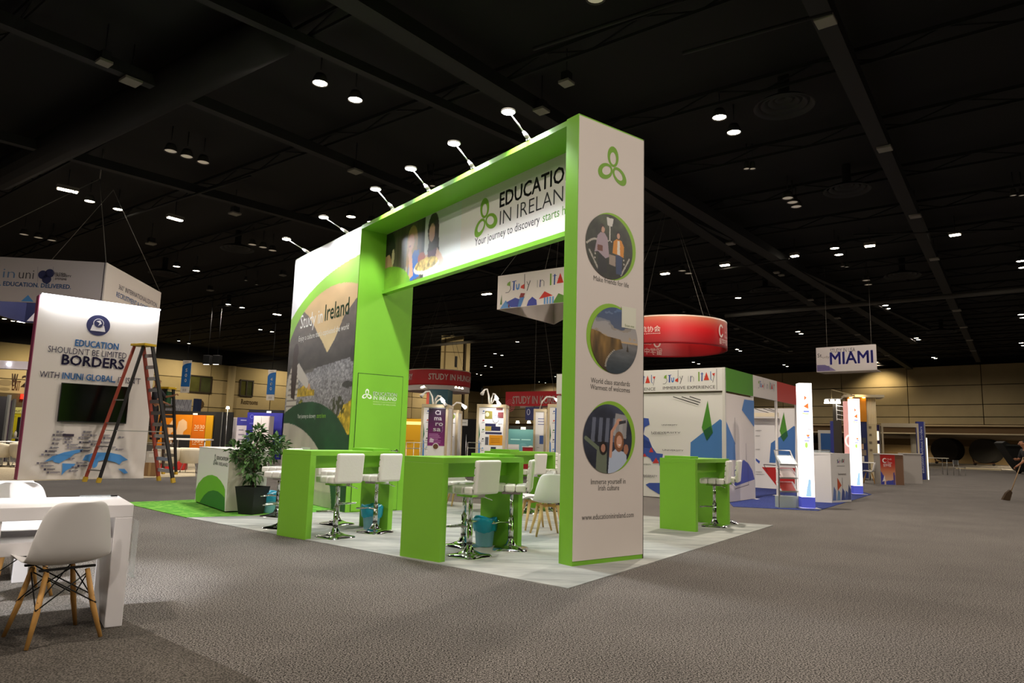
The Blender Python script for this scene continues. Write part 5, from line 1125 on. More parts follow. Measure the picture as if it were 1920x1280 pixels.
P = Print(lambda x, y, z: ((1.75+y-.02)*math.sin(-x/1.75), (1.75+y-.02)*math.cos(x/1.75), z), base=.01); P.ring(.42, .5, .13, .17, .05, '#d8b8ae').text('in', .62, .55, .09, '#d8b8ae').text('China', .62, .42, .09, '#d8b8ae').text('留学中国', .25, .1, .17, '#d8b8ae', w=.85); P.build(t, 'inner_lettering')
t, z0, c, wrap = ring_sign('round red hanging sign with white rim reading Study in Hungary, left of the numbered pier', 822, 38, 1.72, 721, .82, lambda t: '#c3141a', [('STUDY IN HUNGARY', -.52, .27, .3, 3.1), ('HUNGARY', -2.9, .27, .3, 1.35)])
MB().lathe([(1.7, -.28), (1.7, 0)], 64, mat('#e4d8d2', .6), (0, 0, 0)).build('white_rim', None, t)
t, f = board('hanging_banner', 'red hanging banner reading Study in Korea', 'sign', 948, 1062, 33, -36, 734.5, 761, mat('#b81c26', .6), th=.03)
P = Print(base=.012, step=.005); a = f.at(961, 757.5); b = f.at(1049, 749); P.text('STUDY IN KOREA', a[0], a[1]-f.z0+.02, .34, '#ecd8d0', w=b[0]-a[0], bold=.02)
for k in range(3): P.ring(.28, .0+.02, .28-.08*k, .28-.08*k, .03, '#d06a6a', 24)
P.build(t, 'lettering'); bx('rear_fabric', 0, f.w, 1.2, 1.23, -.02, f.h, fab, t)
MB().tube([(f.w*.8, 0, f.h), (f.w*.4, .5, 9.2-f.z0)], .01, 4).build('wire', wirem, t)
t, f = board('navy_cube_sign', 'small navy hanging cube sign under the red Korea banner', 'sign', 985, 1010, 32, -20, 763, 787, mat('#2a2f66', .5), th=.6); Print(base=.012).ring(.15, f.h*.62, .08, .14, .03, '#c8ccdf').build(t, 'emblem')
MB().tube([(f.w/2, .3, f.h), (f.w/2, .3, 9.2-f.z0)], .01, 4).build('wire', wirem, t)
# Miami sign
t, f = board('hanging_banner', 'white hanging banner reading Study in USA Miami above the right booths', 'sign', 1530.5, 1643.5, 30, -42, 652, 697.5, mat('#d0c8c4', .6), th=.03)
P = Print(base=.012, step=.005); q = lambda px, py: (f.at(px, py)[0], f.at(px, py)[1]-f.z0)
a = q(1557, 683); b = q(1637, 678.5); P.text('MIAMI', a[0], a[1], .50, '#3a3aa0', w=b[0]-a[0], bold=.022); a = q(1557, 661); b = q(1603.5, 656.5); P.text('STUDY IN USA', a[0], a[1]-.01, .17, '#4a4650', w=b[0]-a[0])
a = q(1533, 670); P.text('St', a[0], a[1], .16, '#33302e').text('udy', a[0]+.2, a[1]-.05, .1, '#8a7f78', w=.3)
P.poly([(0.02, .03), (0.02, .3), (.35, .3), (.62, .16), (.8, .03)], '#8478a0').layer()
for k in range(4): P.line((.04, .27-.06*k), (.55, .23-.05*k), .02, '#3f3a78')
P.build(t, 'lettering')
MB().add([(0, 0, 0), (f.w, 0, 0), (f.w*.97, .9, -.0), (.05, .9, 0)], [(0, 1, 2, 3)]).build('underside', mat('#bdb6b0', .6), t, solid=.02)
MB().tube([(.3, .5, f.h), (.3, .5, 9.2-f.z0)], .01, 4).tube([(f.w-.3, .5, f.h), (f.w-.3, .5, 9.2-f.z0)], .01, 4).build('wire', wirem, t)

# ================================================================ fabric wall booth on the left
NL = fl(32.3, 900); q = fl(268.8, 896.6); ND = math.degrees(math.atan2(q[1]-NL[1], q[0]-NL[0])); NF = Frame(NL, ND)
nw = NF.at(268.8, 896.6)[0]; nh = 4.43
def wrinkle_mat():
    m = mat('#cfc8c0', .7, bump=.55, bscale=1.1, name='stretched_fabric'); return m
t = thing('fabric_wall', 'tall white fabric wall with a lit top edge, slogan, screen and blue world map', 'booth', NL, ND)
mb = MB(); nx, nz = 60, 90; v = []
for j in range(nz+1):
    for i in range(nx+1):
        x, z = nw*i/nx, nh*j/nz; lo_ = max(0, 1-z/1.6)
        v.append((x, -.0+.018*lo_*math.sin(9*x+5.5*z+2*math.sin(3*z))+.006*lo_*math.sin(23*x-14*z), z+.004))
f_ = [(j*(nx+1)+i, j*(nx+1)+i+1, (j+1)*(nx+1)+i+1, (j+1)*(nx+1)+i) for j in range(nz) for i in range(nx)]
mb.add(v, f_, mat('#d3ccc5', .7, name='stretched_fabric'), True).build('front_fabric', None, t)
bx('frame', 0, nw, .03, .35, 0, nh, mat('#c4bdb6', .6), t)
bx('led_strip', .02, nw-.02, -.1, -.04, nh-.01, nh+.03, mat('#eef3ff', .5, emit=9), t)
a_ = NF.loc(nw/2, -.07, nh-.03); b_ = NF.loc(nw/2, -.02, 0); area('led_strip_light', a_, b_, 48, (.9, .94, 1), nw*.95, .05)
bx('side_band', -.02, 0, 0, .35, 0, nh, mat('#8f3a5a', .6), t)
P = Print(base=.03, step=.003); n_ = lambda L: NF.pts(L)
c = NF.at(184, 610); P.ell(c[0], c[1], .265, .265, '#1d2050', 40).layer().ell(c[0], c[1]+.05, .12, .12, '#d8d4d8').poly([(c[0]-.17, c[1]-.15), (c[0]-.13, c[1]), (c[0]+.13, c[1]), (c[0]+.17, c[1]-.15)], '#d8d4d8').layer().ell(c[0], c[1]+.05, .105, .105, '#1d2050').layer().poly([(c[0]-.06, c[1]+.1), (c[0]+.03, c[1]+.13), (c[0]+.07, c[1]+.05), (c[0]-.01, c[1]-.02), (c[0]+.02, c[1]+.06)], '#d8d4d8')
def ln(s, xa, ya, xb, yb, h, col, bold=0, wx=None):
    a = NF.at(xa, ya); b = NF.at(xb, yb); P.text(s, a[0], (a[1]+b[1])/2, h, col, w=b[0]-a[0], bold=bold)
ln('EDUCATION', 140, 649, 221, 655, .155, '#4b8fd0', .03); ln("SHOULDN'T BE LIMITED", 89, 659, 236, 673, .15, '#2b2740', .0); ln('BORDERS.', 115, 682, 236, 693, .24, '#231a4a', .03)
ln('WITH', 73, 707, 110, 709, .15, '#2b2740'); ln('INUNI GLOBAL,', 116, 709, 215, 717, .15, '#4b8fd0', .025); ln("IT ISN'T", 220, 718, 262, 720, .15, '#2b2740')
wm = lambda L: n_([(a/5.333, 660+b/5.333) for a, b in L])
for L in ([(440, 1095), (520, 1040), (640, 1000), (760, 975), (830, 970), (800, 1000), (740, 1015), (700, 1050), (640, 1080), (590, 1110), (540, 1100), (520, 1080)], [(620, 1110), (750, 1115), (730, 1145), (660, 1180), (610, 1230), (620, 1170)],
          [(820, 1080), (850, 1030), (950, 1000), (1100, 1005), (1200, 1025), (1275, 1075), (1220, 1090), (1190, 1125), (1150, 1100), (1040, 1075), (980, 1090), (965, 1140), (930, 1160), (905, 1110), (880, 1085)], [(1175, 1165), (1240, 1165), (1275, 1205), (1240, 1215)]):
    P.poly(wm(L)[::-1], '#4b8fd0')
r2 = random.Random(3)
for x, y in [(300, 790), (600, 800), (870, 800), (575, 832), (680, 828), (850, 832), (930, 835), (1050, 835), (570, 873), (670, 865), (840, 862), (1080, 862), (550, 915), (680, 902), (845, 905), (925, 895), (720, 930), (540, 958), (730, 958), (840, 957), (1000, 955), (1120, 955), (505, 993), (455, 1028), (520, 1030), (845, 990), (420, 1113), (470, 1140), (490, 1175), (530, 1205), (810, 1110), (820, 1140), (750, 1155), (730, 1190), (710, 1068), (1190, 975), (1210, 855), (1050, 905), (930, 925)]:
    if x < 400: continue
    a = wm([(x, y)])[0]; w_ = r2.uniform(.12, .28); c = r2.choice(['#6d6874', '#8a8690', '#3c3850', '#7c7a86'])
    P.rect(a[0]-w_/2, a[0]-w_/2+.05, a[1]-.015, a[1]+.035, c); P.rect(a[0]-w_/2+.065, a[0]+w_/2, a[1]+.008, a[1]+.026, c).rect(a[0]-w_/2+.065, a[0]+w_/3, a[1]-.012, a[1]-.002, c)
a = wm([(680, 829)])[0]; P.layer().rect(a[0]-.12, a[0]+.12, a[1]-.03, a[1]+.03, '#2e2438'); a = wm([(650, 878)])[0]; P.text('LIM', a[0], a[1], .07, '#3c3850')
P.build(t, 'lettering')
tv = NF.pts([(112.5, 717), (240, 729), (105.5, 790), (234, 795)])
t = thing('television', 'black flat television on the white fabric wall', 'television', (*NF.loc(tv[2][0], -.1)[:2], tv[2][1]), ND)
tw, th_ = tv[1][0]-tv[0][0], tv[0][1]-tv[2][1]; bx('casing', 0, tw, 0, .05, 0, th_, mat('#0c0c0d', .4), t, .006); bx('screen', .015, tw-.015, -.003, 0, .03, th_-.015, mat('#050506', .12), t); bx('bracket', tw*.35, tw*.65, .05, .1, th_*.3, th_*.7, BLACK, t)
# hanging square sign above it
cz = zat(190, 573, (-11.0, 19.0)); Cn = at_depth(198, 19.0, 500); z1 = zat(198, 492, Cn); z0 = z1-1.22; HD = 7.0
t = thing('hanging_sign', 'large square white hanging sign with navy inside above the fabric wall', 'sign', (*Cn, z0), HD)
hg = z1-z0; s = 4.1; navy = mat('#1b2148', .7)
bx('front_fabric', -s, 0, 0, .03, 0, hg, mat('#bdb4b2', .7), t); bx('side_fabric', 0, .03, 0, s, 0, hg, mat('#e6dcd2', .7), t)  # one white fabric, its light put into the colour: greyer front, paler side
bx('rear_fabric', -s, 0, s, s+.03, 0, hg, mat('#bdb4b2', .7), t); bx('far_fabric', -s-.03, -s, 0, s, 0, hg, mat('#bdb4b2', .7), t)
bx('navy_lining', -s, 0, s-.04, s-.01, 0, hg, navy, t); bx('navy_lining', -s, -s+.03, 0, s, 0, hg, navy, t); bx('navy_lining', -.04, -.01, 0, s, 0, hg, navy, t); bx('navy_lining', -s, 0, .04, .06, 0, hg, navy, t)
HF = Frame(Cn, HD); HS = Frame(Cn, HD+90); P = Print(base=.005, step=.004); g = lambda F_, px, py: (F_.at(px, py)[0], F_.at(px, py)[1]-z0)
a = g(HF, 5, 520); b = g(HF, 64, 524); m_ = a[0]+(b[0]-a[0])*.37; P.text('in', a[0], a[1], .26, '#5d7fa6', w=.3, bold=-.01).text('uni', a[0]+.4, a[1]-.0, .26, '#23222e', w=b[0]-a[0]-.42, bold=-.01)
for dx, dz in ((-.09, .03), (.08, .08), (.02, -.09)): q = g(HF, 87, 516); P.ell(q[0]+dx, q[1]+dz-.02, .12, .12, '#1d2150')
for x in (71, 100): q = g(HF, x, 500); q2 = g(HF, x, 528); P.line(q, q2, .01, '#8d8790')
for s_, y in (('GLOBAL', 514), ('UNIVERSITY', 518), ('SYSTEMS', 524)): a = g(HF, 103, y-1); P.text(s_, a[0], a[1]-.02, .055, '#24222c', w=.42 if s_ == 'UNIVERSITY' else .3, bold=.02)
a = g(HF, -40, 528); b = g(HF, 133, 541); P.text('GLOBAL EDUCATION. DELIVERED.', a[0], b[1]-.01, .115, '#4d7ab0', w=b[0]-a[0], bold=.03)
q = g(HF, 52, 560); P.poly([(q[0]-.16, .02), (q[0]+.16, .02), (q[0], .2)], '#4b8fd0'); P.build(t, 'lettering')
P = Print(lambda x, y, z: (-y+.03, x, z), base=.005, step=.004); a = g(HS, 220, 541); b = g(HS, 292, 572)
L_ = b[0]-a[0]; P.text('360° INTERNATIONALIZATION', a[0], .66, .14, '#2b2740', w=L_); P.text('RECRUITMENT & COMPLIANCE', a[0]-.1, .42, .14, '#4b7fc0', w=L_+.12, bold=.015); P.build(t, 'side_lettering')
P = Print(lambda x, y, z: (x, s-.04+y, z), base=.004, step=.004); P.text('GLOBAL DELIVERED.', -s+.6, .75, .12, '#5d86c0', w=1.6); P.poly([(-s+.1, .05), (-s+.9, .05), (-s+.5, .6)], '#d8d4dc').layer().poly([(-s+.32, .1), (-s+.68, .1), (-s+.5, .35)], '#4b7fc0'); P.build(t, 'inner_lettering')
w_ = MB()
for q in ((0, 0), (0, s), (-s, 0), (-s, s)): w_.tube([(q[0], q[1], hg), (-.55*1, .3 if q[1] == 0 else 1.2, 8.3-z0)], .01, 4)
w_.tube([(-.55, .3, 8.3-z0), (-.55, .3, 9.2-z0)], .02, 5).build('wire', wirem, t)

carpet('cream_carpet', 'cream carpet of the lounge stand behind the fabric wall and ladders', [(-40, 902), (32, 902), (366, 893), (366, 868), (-40, 866)], carpet_mat('cream_pile', '#a89c84', '#c4b89e', 40, .06), .009)

# ladders
def step_ladder(name, label, feet, apex_px, steps, red, dark, top_z=None):
    G = [fl(*f) for f in feet]; c = (sum(g[0] for g in G)/4, sum(g[1] for g in G)/4); zt = top_z or zat(*apex_px, c)
    t = thing(name, label, 'ladder', c, 0); L = [Vector((g[0]-c[0], g[1]-c[1], 0)) for g in G]
    u = (L[1]-L[0]).normalized(); d = ((L[2]+L[3])/2-(L[0]+L[1])/2).normalized()
    tops = [Vector((0, 0, zt))-u*.16-d*.1, Vector((0, 0, zt))+u*.16-d*.1, Vector((0, 0, zt))-u*.16+d*.1, Vector((0, 0, zt))+u*.16+d*.1]
    for k in range(4):
        r = MB().bar(L[k], tops[k], .085 if k > 1 else .065, .04, up=tuple(u)).build('rail', red if k in (0, 2) else dark, t)
        MB().bar(L[k], L[k]+(tops[k]-L[k])*.035, .095, .055, up=tuple(u)).build('foot', mat('#b8962a', .6), r)
    n = steps
    for i in range(1, n+1):
        f = i/(n+.8); MB().bar(L[2].lerp(tops[2], f), L[3].lerp(tops[3], f), .03, .085).build('step', ALU, t)
    for i in range(1, n-2, 2):
        f = i/(n+.8); MB().bar(L[0].lerp(tops[0], f), L[1].lerp(tops[1], f), .025, .03).build('rung', ALU, t)
    MB().bar(Vector((0, 0, zt+.03))-u*.25, Vector((0, 0, zt+.03))+u*.25, .34, .06).build('top_cap', mat('#c8a520', .5), t, .01)
    for s in (0, 1): MB().bar(L[s].lerp(tops[s], .37), L[s+2].lerp(tops[s+2], .37), .02, .02).build('spreader', ALU, t)
    return t, c, zt, L, tops
redr = mat('#8e3b2a', .5, name='fibreglass_red'); blk = mat('#1e1c1b', .5)
step_ladder('step_ladder', 'tall red and black step ladder with a yellow top standing before the fabric wall', [(158, 903), (184, 905), (298, 901), (325, 905)], (254, 648), 11, redr, blk)
t_, lc2, lz2, LL, TT = step_ladder('step_ladder', 'shorter dark step ladder behind the tall red one, by the cream tub chairs', [(258, 890), (280, 891), (306, 889), (330, 890)], (303, 729), 8, mat('#3a2a22', .5), blk)
MB().box(-.2, .15, -.12, .12, lz2-.42, lz2-.06).build('tool_tray', mat('#2d5a3a', .5), t_)

# people
def skin_part(name, chains, m, parent, sub=1):
    vs, es, rs = [], [], []; idx = {}
    for ch in chains:
        prev = None
        for (p, r) in ch:
            k = tuple(round(a, 4) for a in p)
            if k not in idx: idx[k] = len(vs); vs.append(p); rs.append(r)
            if prev is not None: es.append((prev, idx[k]))
            prev = idx[k]
    me = bpy.data.meshes.new(name); me.from_pydata(vs, es, []); me.materials.append(m)
    o = link(name, me, parent); sk = o.modifiers.new('skin', 'SKIN'); sk.use_smooth_shade = True
    for i, r in enumerate(rs): me.skin_vertices[0].data[i].radius = (r, r) if not isinstance(r, tuple) else r
    me.skin_vertices[0].data[0].use_root = True
    s = o.modifiers.new('sub', 'SUBSURF'); s.levels = sub; s.render_levels = sub
    return o
def person(label, loc, deg, J, shirt, pants, hairc, sleeves=.55):
    """J: joints in metres, +y is forward"""
    t = thing('person', label, 'person', loc, deg); sk = mat('#9a6a4c', .55, name='skin')
    pel, chest, neck, head = J['pelvis'], J['chest'], J['neck'], J['head']
    chains = [[(pel, (.14, .1)), (chest, (.15, .1)), (neck, .055), (tuple(Vector(neck).lerp(Vector(head), .5)), .055), (head, (.075, .09)), ((head[0], head[1]-.005, head[2]+.09), (.07, .085))]]
    for s in ('l', 'r'):
        chains += [[(chest, (.15, .1)), (J['sh'+s], .052), (J['el'+s], .038), (J['wr'+s], .026), (J['ha'+s], (.03, .02))], [(pel, (.14, .1)), (J['hip'+s], .085), (J['kn'+s], .058), (J['an'+s], .036), (J['to'+s], .032)]]
    body = skin_part('body', chains, sk, t, 2)
    f = Vector(J.get('face', (0, 1, 0))).normalized(); h = Vector(head); rt = f.cross(Vector((0, 0, 1))).normalized()
    fm = MB()
    for s in (-1, 1): c = h+f*.083+rt*.03*s+Vector((0, 0, .035)); fm.lathe([(0, -.008), (.011, 0), (0, .008)], 8, mat('#1a1210', .4), tuple(c))
    c = h+f*.086-Vector((0, 0, .03)); fm.bar(c-rt*.022, c+rt*.022, .008, .008, mat('#6a2f28', .6)); fm.build('eyes_and_mouth', None, body)
    n = MB(); c = h+f*.085; n.add([c+Vector((0, 0, .03)), c-rt*.016-Vector((0, 0, .015)), c+f*.025-Vector((0, 0, .012)), c+rt*.016-Vector((0, 0, .015))], [(0, 1, 2), (0, 2, 3), (1, 3, 2)], sk); n.build('nose', None, body)
    for s in (-1, 1): MB().lathe([(0, -.03), (.014, -.015), (.016, .015), (0, .03)], 8, sk, tuple(h+rt*.085*s)).build('ear', None, body)
    for s in ('l', 'r'):       # fingers, curled
        w = Vector(J['wr'+s]); a = Vector(J['ha'+s]); d = (a-w).normalized(); side = d.cross(Vector((0, 0, 1))).normalized() if abs(d.z) < .9 else Vector((1, 0, 0)); dn = d.cross(side).normalized()
        fg = [[(tuple(a-d*.02+side*k*.017), .009), (tuple(a+d*(.045-.006*abs(k-.3))+side*k*.019), .009), (tuple(a+d*.06+side*k*.019+dn*.03), .008), (tuple(a+d*.035+side*k*.019+dn*.05), .007)] for k in (-1.5, -.5, .5, 1.5)]
        for ch in fg+[[(tuple(a-d*.04+side*.02), .01), (tuple(a-d*.01+side*.05), .01), (tuple(a+d*.03+side*.05+dn*.025), .008)]]: skin_part('finger', [ch], sk, body, 1)
    sh = [[(pel, (.165, .125)), (chest, (.175, .125)), (tuple(Vector(chest).lerp(Vector(neck), .75)), .075)]]
    for s in ('l', 'r'):
        S_, E_ = Vector(J['sh'+s]), Vector(J['el'+s]); end = S_.lerp(E_, min(1, sleeves*2)) if sleeves <= .5 else E_.lerp(Vector(J['wr'+s]), (sleeves-.5)*2); sh.append([(chest, (.175, .125)), (J['sh'+s], .072)]+([(J['el'+s], .054)] if sleeves > .5 else [])+[(tuple(end), .048)])
    skin_part('shirt', sh, shirt, t, 2)
    tr = [[(pel, (.16, .12)), (tuple(Vector(pel)+Vector((0, 0, .1))), (.155, .115))]]
    for s in ('l', 'r'): tr.append([(pel, (.16, .12)), (J['hip'+s], .1), (J['kn'+s], .072), (tuple(Vector(J['an'+s])+Vector((0, 0, .03))), .058)])
    skin_part('trousers', tr, pants, t, 2)
    for s in ('l', 'r'): skin_part('shoe', [[(tuple(Vector(J['an'+s])-Vector((0, .03, .03))), .045), (tuple(Vector(J['to'+s])), .038), (tuple(Vector(J['to'+s])+Vector((0, .05, -.005))), .03)]], BLACK, t, 1)
    skin_part('hair', [[((head[0]-f.x*.03, head[1]-f.y*.03, head[2]+.0), (.082, .085)), ((head[0]-f.x*.02, head[1]-f.y*.02, head[2]+.095), (.078, .085))]], hairc, body, 2)
    return t
def stand(**k):
    J = dict(pelvis=(0, 0, .95), chest=(0, .01, 1.28), neck=(0, 0, 1.47), head=(0, .02, 1.6), shl=(-.19, 0, 1.41), shr=(.19, 0, 1.41), ell=(-.24, -.02, 1.13), elr=(.24, -.02, 1.13), wrl=(-.24, .08, .9), wrr=(.24, .08, .9), hal=(-.24, .12, .82), har=(.24, .12, .82),
             hipl=(-.09, 0, .9), hipr=(.09, 0, .9), knl=(-.1, .03, .49), knr=(.1, .03, .49), anl=(-.1, 0, .08), anr=(.1, 0, .08), tol=(-.11, .15, .04), tor=(.11, .15, .04)); J.update(k); return J
wp_ = at_depth(289, 19.6, 770)
# he stands on a rung of the shorter ladder
rz = .98
person('worker in dark clothes standing on the shorter ladder beside the fabric wall', (wp_[0], wp_[1], rz), -80,
       stand(ell=(-.22, .2, 1.2), wrl=(-.16, .42, 1.25), hal=(-.15, .48, 1.28), elr=(.24, .1, 1.12), wrr=(.2, .33, 1.02), har=(.18, .4, 1.0)), mat('#23222a', .8), mat('#1c1d22', .8), mat('#120e0c', .8))
bp_ = fl(1888, 938); sp_ = at_depth(1931, bp_[1]-.15, 860)
person('sweeper at the right edge in a dark shirt, holding a long-handled broom', (*sp_, 0), 80,
       stand(pelvis=(0, -.02, .95), chest=(0, .06, 1.27), neck=(0, .1, 1.45), head=(0, .17, 1.56), shl=(-.19, .07, 1.4), shr=(.19, .07, 1.4), ell=(-.24, .2, 1.15), wrl=(-.14, .36, .98), hal=(-.1, .42, .93), elr=(.26, .15, 1.13), wrr=(.14, .3, 1.12), har=(.06, .33, 1.15), tol=(-.11, .2, .04), knr=(.1, -.02, .49), anr=(.1, -.12, .08), tor=(.11, .03, .04)), mat('#171615', .8), mat('#15151a', .8), mat('#171210', .8), sleeves=.45)
t = thing('broom', 'long-handled broom with a dark brown head held over the floor by the sweeper', 'broom', (*bp_, 0), 0)
e = Vector((sp_[0]-bp_[0]-.25, sp_[1]-bp_[1]-.1, 1.2)); MB().tube([(.12, 0, .22), tuple(e)], .013, 8, mat('#a98b66', .6)).build('handle', None, t)
MB().prism([(-.14, -.03), (.06, -.05), (.14, .17), (.09, .24), (-.02, .16)], -.04, .04, mat('#3c2c18', .9), lambda x, y, z: (x, z, y+.05)).build('broom_head', None, t)

# lounge furniture
cream = mat('#dcd2bd', .6, name='cream_upholstery')
def tub_chair():
    t = thing('tub_chair', 'x', 'chair'); mb = MB(); n = 20; v = []
    for j, (r, z) in enumerate(((.27, .28), (.34, .36), (.37, .5), (.38, .66), (.375, .74), (.34, .75), (.33, .68), (.32, .5), (.3, .42))):
        for i in range(n+1):
            a = math.radians(-215+250*i/n)-0; e = abs(2*i/n-1); zz = z-(.12*e**3 if z > .45 else 0); v.append((r*math.cos(a)*1.05, r*math.sin(a), zz))
    f = [(j*(n+1)+i, j*(n+1)+i+1, (j+1)*(n+1)+i+1, (j+1)*(n+1)+i) for j in range(8) for i in range(n)]
    mb.add(v, f, cream, True).build('back_shell', None, t); MB().lathe([(0, .28), (.29, .3), (.31, .38), (.29, .44), (0, .45)], 20, cream).build('seat', None, t)
    for sx, sy in ((-1, -1), (1, -1), (-1, 1), (1, 1)): MB().tube([(sx*.24, sy*.24, 0), (sx*.17, sy*.17, .3)], .012, 6, ALU).build('leg', None, t)
    return t
tc = tub_chair(); ut = []
for px, py, fa, lab in [(309, 886, 130, 'cream tub chair left one behind the ladder feet, over the red pouf'), (357, 886, 95, 'cream tub chair right one between the ladders and the reception counter'), (-5, 875, 60, 'cream tub chair at the left frame edge beyond the white tables'), (42, 876, 110, 'cream tub chair half hidden behind the left edge of the fabric wall')]:
    place(tc, fl(px, py), fa, lab, 'cream tub chairs of the lounge stand', ut)
t = thing('pouf', 'low red pouf beneath the left cream tub chair', 'seat', (*fl(322, 881), .01), 10); MB().box(-.42, .42, -.2, .2, 0, .3).build('cushion', mat('#a8201c', .7), t, .04)
t = thing('lounge_table', 'small white table with thin pedestal at the left frame edge', 'table', (*fl(15, 874), .01), 0); MB().lathe([(0, .74), (.45, .74), (.46, .76), (0, .77)], 24, WHITE).build('tabletop', None, t); MB().tube([(0, 0, 0), (0, 0, .74)], .03, 8, CHROME).build('pedestal', None, t); MB().lathe([(0, .03), (.25, .02), (.27, 0)], 20, CHROME).build('base', None, t)
p = at_depth(340, 23, 822); t = thing('long_table', 'long white table behind the cream tub chairs', 'table', (*p, 0), 0); zt_ = zat(340, 821.5, p)
bx('tabletop', -.4, .8, 0, .6, zt_-.05, zt_, WHITE, t); 
for x in (-.35, .75):
    for y in (.05, .55): MB().tube([(x, y, 0), (x, y, zt_-.05)], .02, 6, ALU).build('leg', None, t)
t = thing('black_chair', 'black chair back showing above the long white table', 'chair', (*at_depth(340, 25, 815), 0), 5)
bx('backrest', -.3, .3, 0, .05, .62, 1.12, BLACK, t, .03); bx('seat', -.28, .28, -.5, 0, .44, .5, BLACK, t, .02)
for x in (-.25, .25):
    for y in (-.45, -.02): MB().tube([(x, y, 0), (x, y, .44 if y < -.1 else .62)], .013, 6, BLACK).build('leg', None, t)
for px, py, w_, h_, c, lab in ((279, 893, .34, .36, '#8a6a48', 'brown cardboard box behind the ladder, lower one of the stack'),):
    t = thing('cardboard_box', lab, 'box', (*fl(px, py), .01), 12); bx('carton', -w_/2, w_/2, 0, .35, 0, h_, mat(c, .8), t); bx('tape', -.03, .03, -.002, .35, .0, h_+.002, mat('#a98a60', .5), t)
    t = thing('cardboard_box', 'white carton standing on the brown cardboard box behind the ladder', 'box', (*fl(px, py), .01+h_+.002), 4); bx('carton', -.13, .13, .02, .3, 0, .3, mat('#cfcac2', .8), t); bx('label_patch', -.06, .05, .015, .02, .15, .24, mat('#e8e6e0', .6), t)

# ---------------------------------------------------------------- far left stands
t, f = board('truss_header', 'white lit header beam at the left frame edge', 'beam', -30, 55, 24, 10, 674, 689, mat('#c9c3cc', .6), th=.4); MB().lathe([(0, -.02), (.06, -.02), (.06, 0)], 12, mat('#fff', .5, emit=12) if 0 else mat('#ffffff', .5, emit=12), (f.w*.55, -.03, .16)).build('lamp', None, t)
for x in (0, f.w-.1): bx('leg', x, x+.08, .1, .3, -f.z0, 0, ALU, t)
t, f = board('dark_booth_wall', 'dark drape wall with aluminium posts at the left frame edge', 'booth', -30, 11, 23, -10, 742, None, mat('#1d1a1e', .8)); bx('post', f.w-.04, f.w+.04, -.03, .05, 0, f.h+.05, ALU, t)
t, f = board('dark_booth_wall', 'narrow plum drape panel next to an aluminium post at the left edge', 'booth', 11, 21, 25, -10, 750, None, mat('#3a2a3a', .8)); bx('post', f.w-.04, f.w+.04, -.03, .05, 0, f.h+.05, ALU, t)
t, f = board('yellow_stand', 'yellow exhibition stand with a cut off header left of the fabric wall', 'booth', 20, 48, 33, -5, 763, None, mat('#c9b81c', .5)); bx('header', 0, f.w, -.03, 0, f.h-.28, f.h, mat('#d9d07a', .5), t); bx('drape', f.w*.45, f.w, -.05, -.01, 0, f.h-.45, BLACK, t)
P = Print(base=.035); P.text('ourse', .05, f.h-.22, .15, '#3a3420', w=f.w*.85).text('study', .05, f.h-.45, .06, '#6a6120'); P.build(t, 'lettering')
t = thing('supply_table', 'small table with bottles and cups before the yellow stand', 'table', (*at_depth(20, 27, 830), 0), 0); bx('tabletop', -.25, .35, -.2, .2, .78, .82, mat('#7d7a74', .5), t)
for x in (-.22, .32): MB().tube([(x, 0, 0), (x, 0, .78)], .02, 6, ALU).build('leg', None, t)
for k, (x, c, hh) in enumerate(((-.12, '#dcd8d0', .3), (.0, '#8a8f5a', .24), (.14, '#b9b2a6', .26))):
    o = thing('bottle', ['tall pale bottle', 'green bottle', 'beige bottle'][k]+' on the small table before the yellow stand', 'bottle', (t.location.x+x, t.location.y, .82), 0, 'bottles on the small table'); MB().lathe([(0, 0), (.05, 0), (.05, hh*.7), (.02, hh*.85), (.02, hh), (0, hh)], 12, mat(c, .4)).build('body', None, o); MB().lathe([(.022, hh-.02), (.022, hh+.01), (0, hh+.01)], 10, BLACK).build('cap', None, o)

# orange stand and neighbours
t, f = board('orange_stand', 'orange stand with white world map and figures behind the ladders', 'booth', 296, 400, 38, -8, 769, None, mat('#101010', .8), y0=.1)
w = f.w
for x0, x1, c in ((.0, .62, '#cf7a12'), (.62, .86, '#c4620f'), (.86, .99, '#b8860f')): bx('panel', w*x0, w*x1-.02, -.02, .06, .05, f.h-.2, mat(c, .5), t)
P = Print(base=.03, step=.006)
for L in ([(.3, .75), (.42, .95), (.5, .9), (.46, .6), (.4, .55), (.42, .3), (.36, .35)], [(.54, .55), (.6, .9), (.72, .98), (.84, .9), (.86, .7), (.76, .6), (.74, .35), (.66, .5), (.6, .5)], [(.62, .1), (.7, .3), (.66, .45), (.58, .3)], [(.78, .1), (.86, .12), (.84, .28)]): P.poly([(w*.62*a, f.h*(.05+.78*b)) for a, b in L], '#dcb48a')
for s_, x, z in (('20', .66, .6), ('30', .76, .6), ('150', .65, .28), ('10', .77, .28)): P.text(s_, w*x, f.h*z, .2, '#e8cfa8').rect(w*x, w*(x+.07), f.h*z-.1, f.h*z-.07, '#e8cfa8')
P.build(t, 'printed_graphics'); bx('name_card', w*.62, w*.7, -.04, -.02, f.h-.2, f.h-.1, WHITE, t); bx('drape_return', w, w+1.0, .1, .16, 0, f.h, mat('#0e0e10', .9), t); bx('post', w+.42, w+.46, .02, .08, 0, f.h, ALU, t)
t, f = board('truss_backdrop', 'grey fabric backdrop with triangular truss pattern above the orange stand', 'backdrop', 300, 358, 42, -8, 748, 773, mat('#8a8a92', .6)); P = Print(base=.01)
for k in range(7): P.line((f.w*k/7, 0), (f.w*(k+1)/7, f.h), .02, '#4d4c55').line((f.w*(k+1)/7, 0), (f.w*k/7, f.h), .02, '#4d4c55')
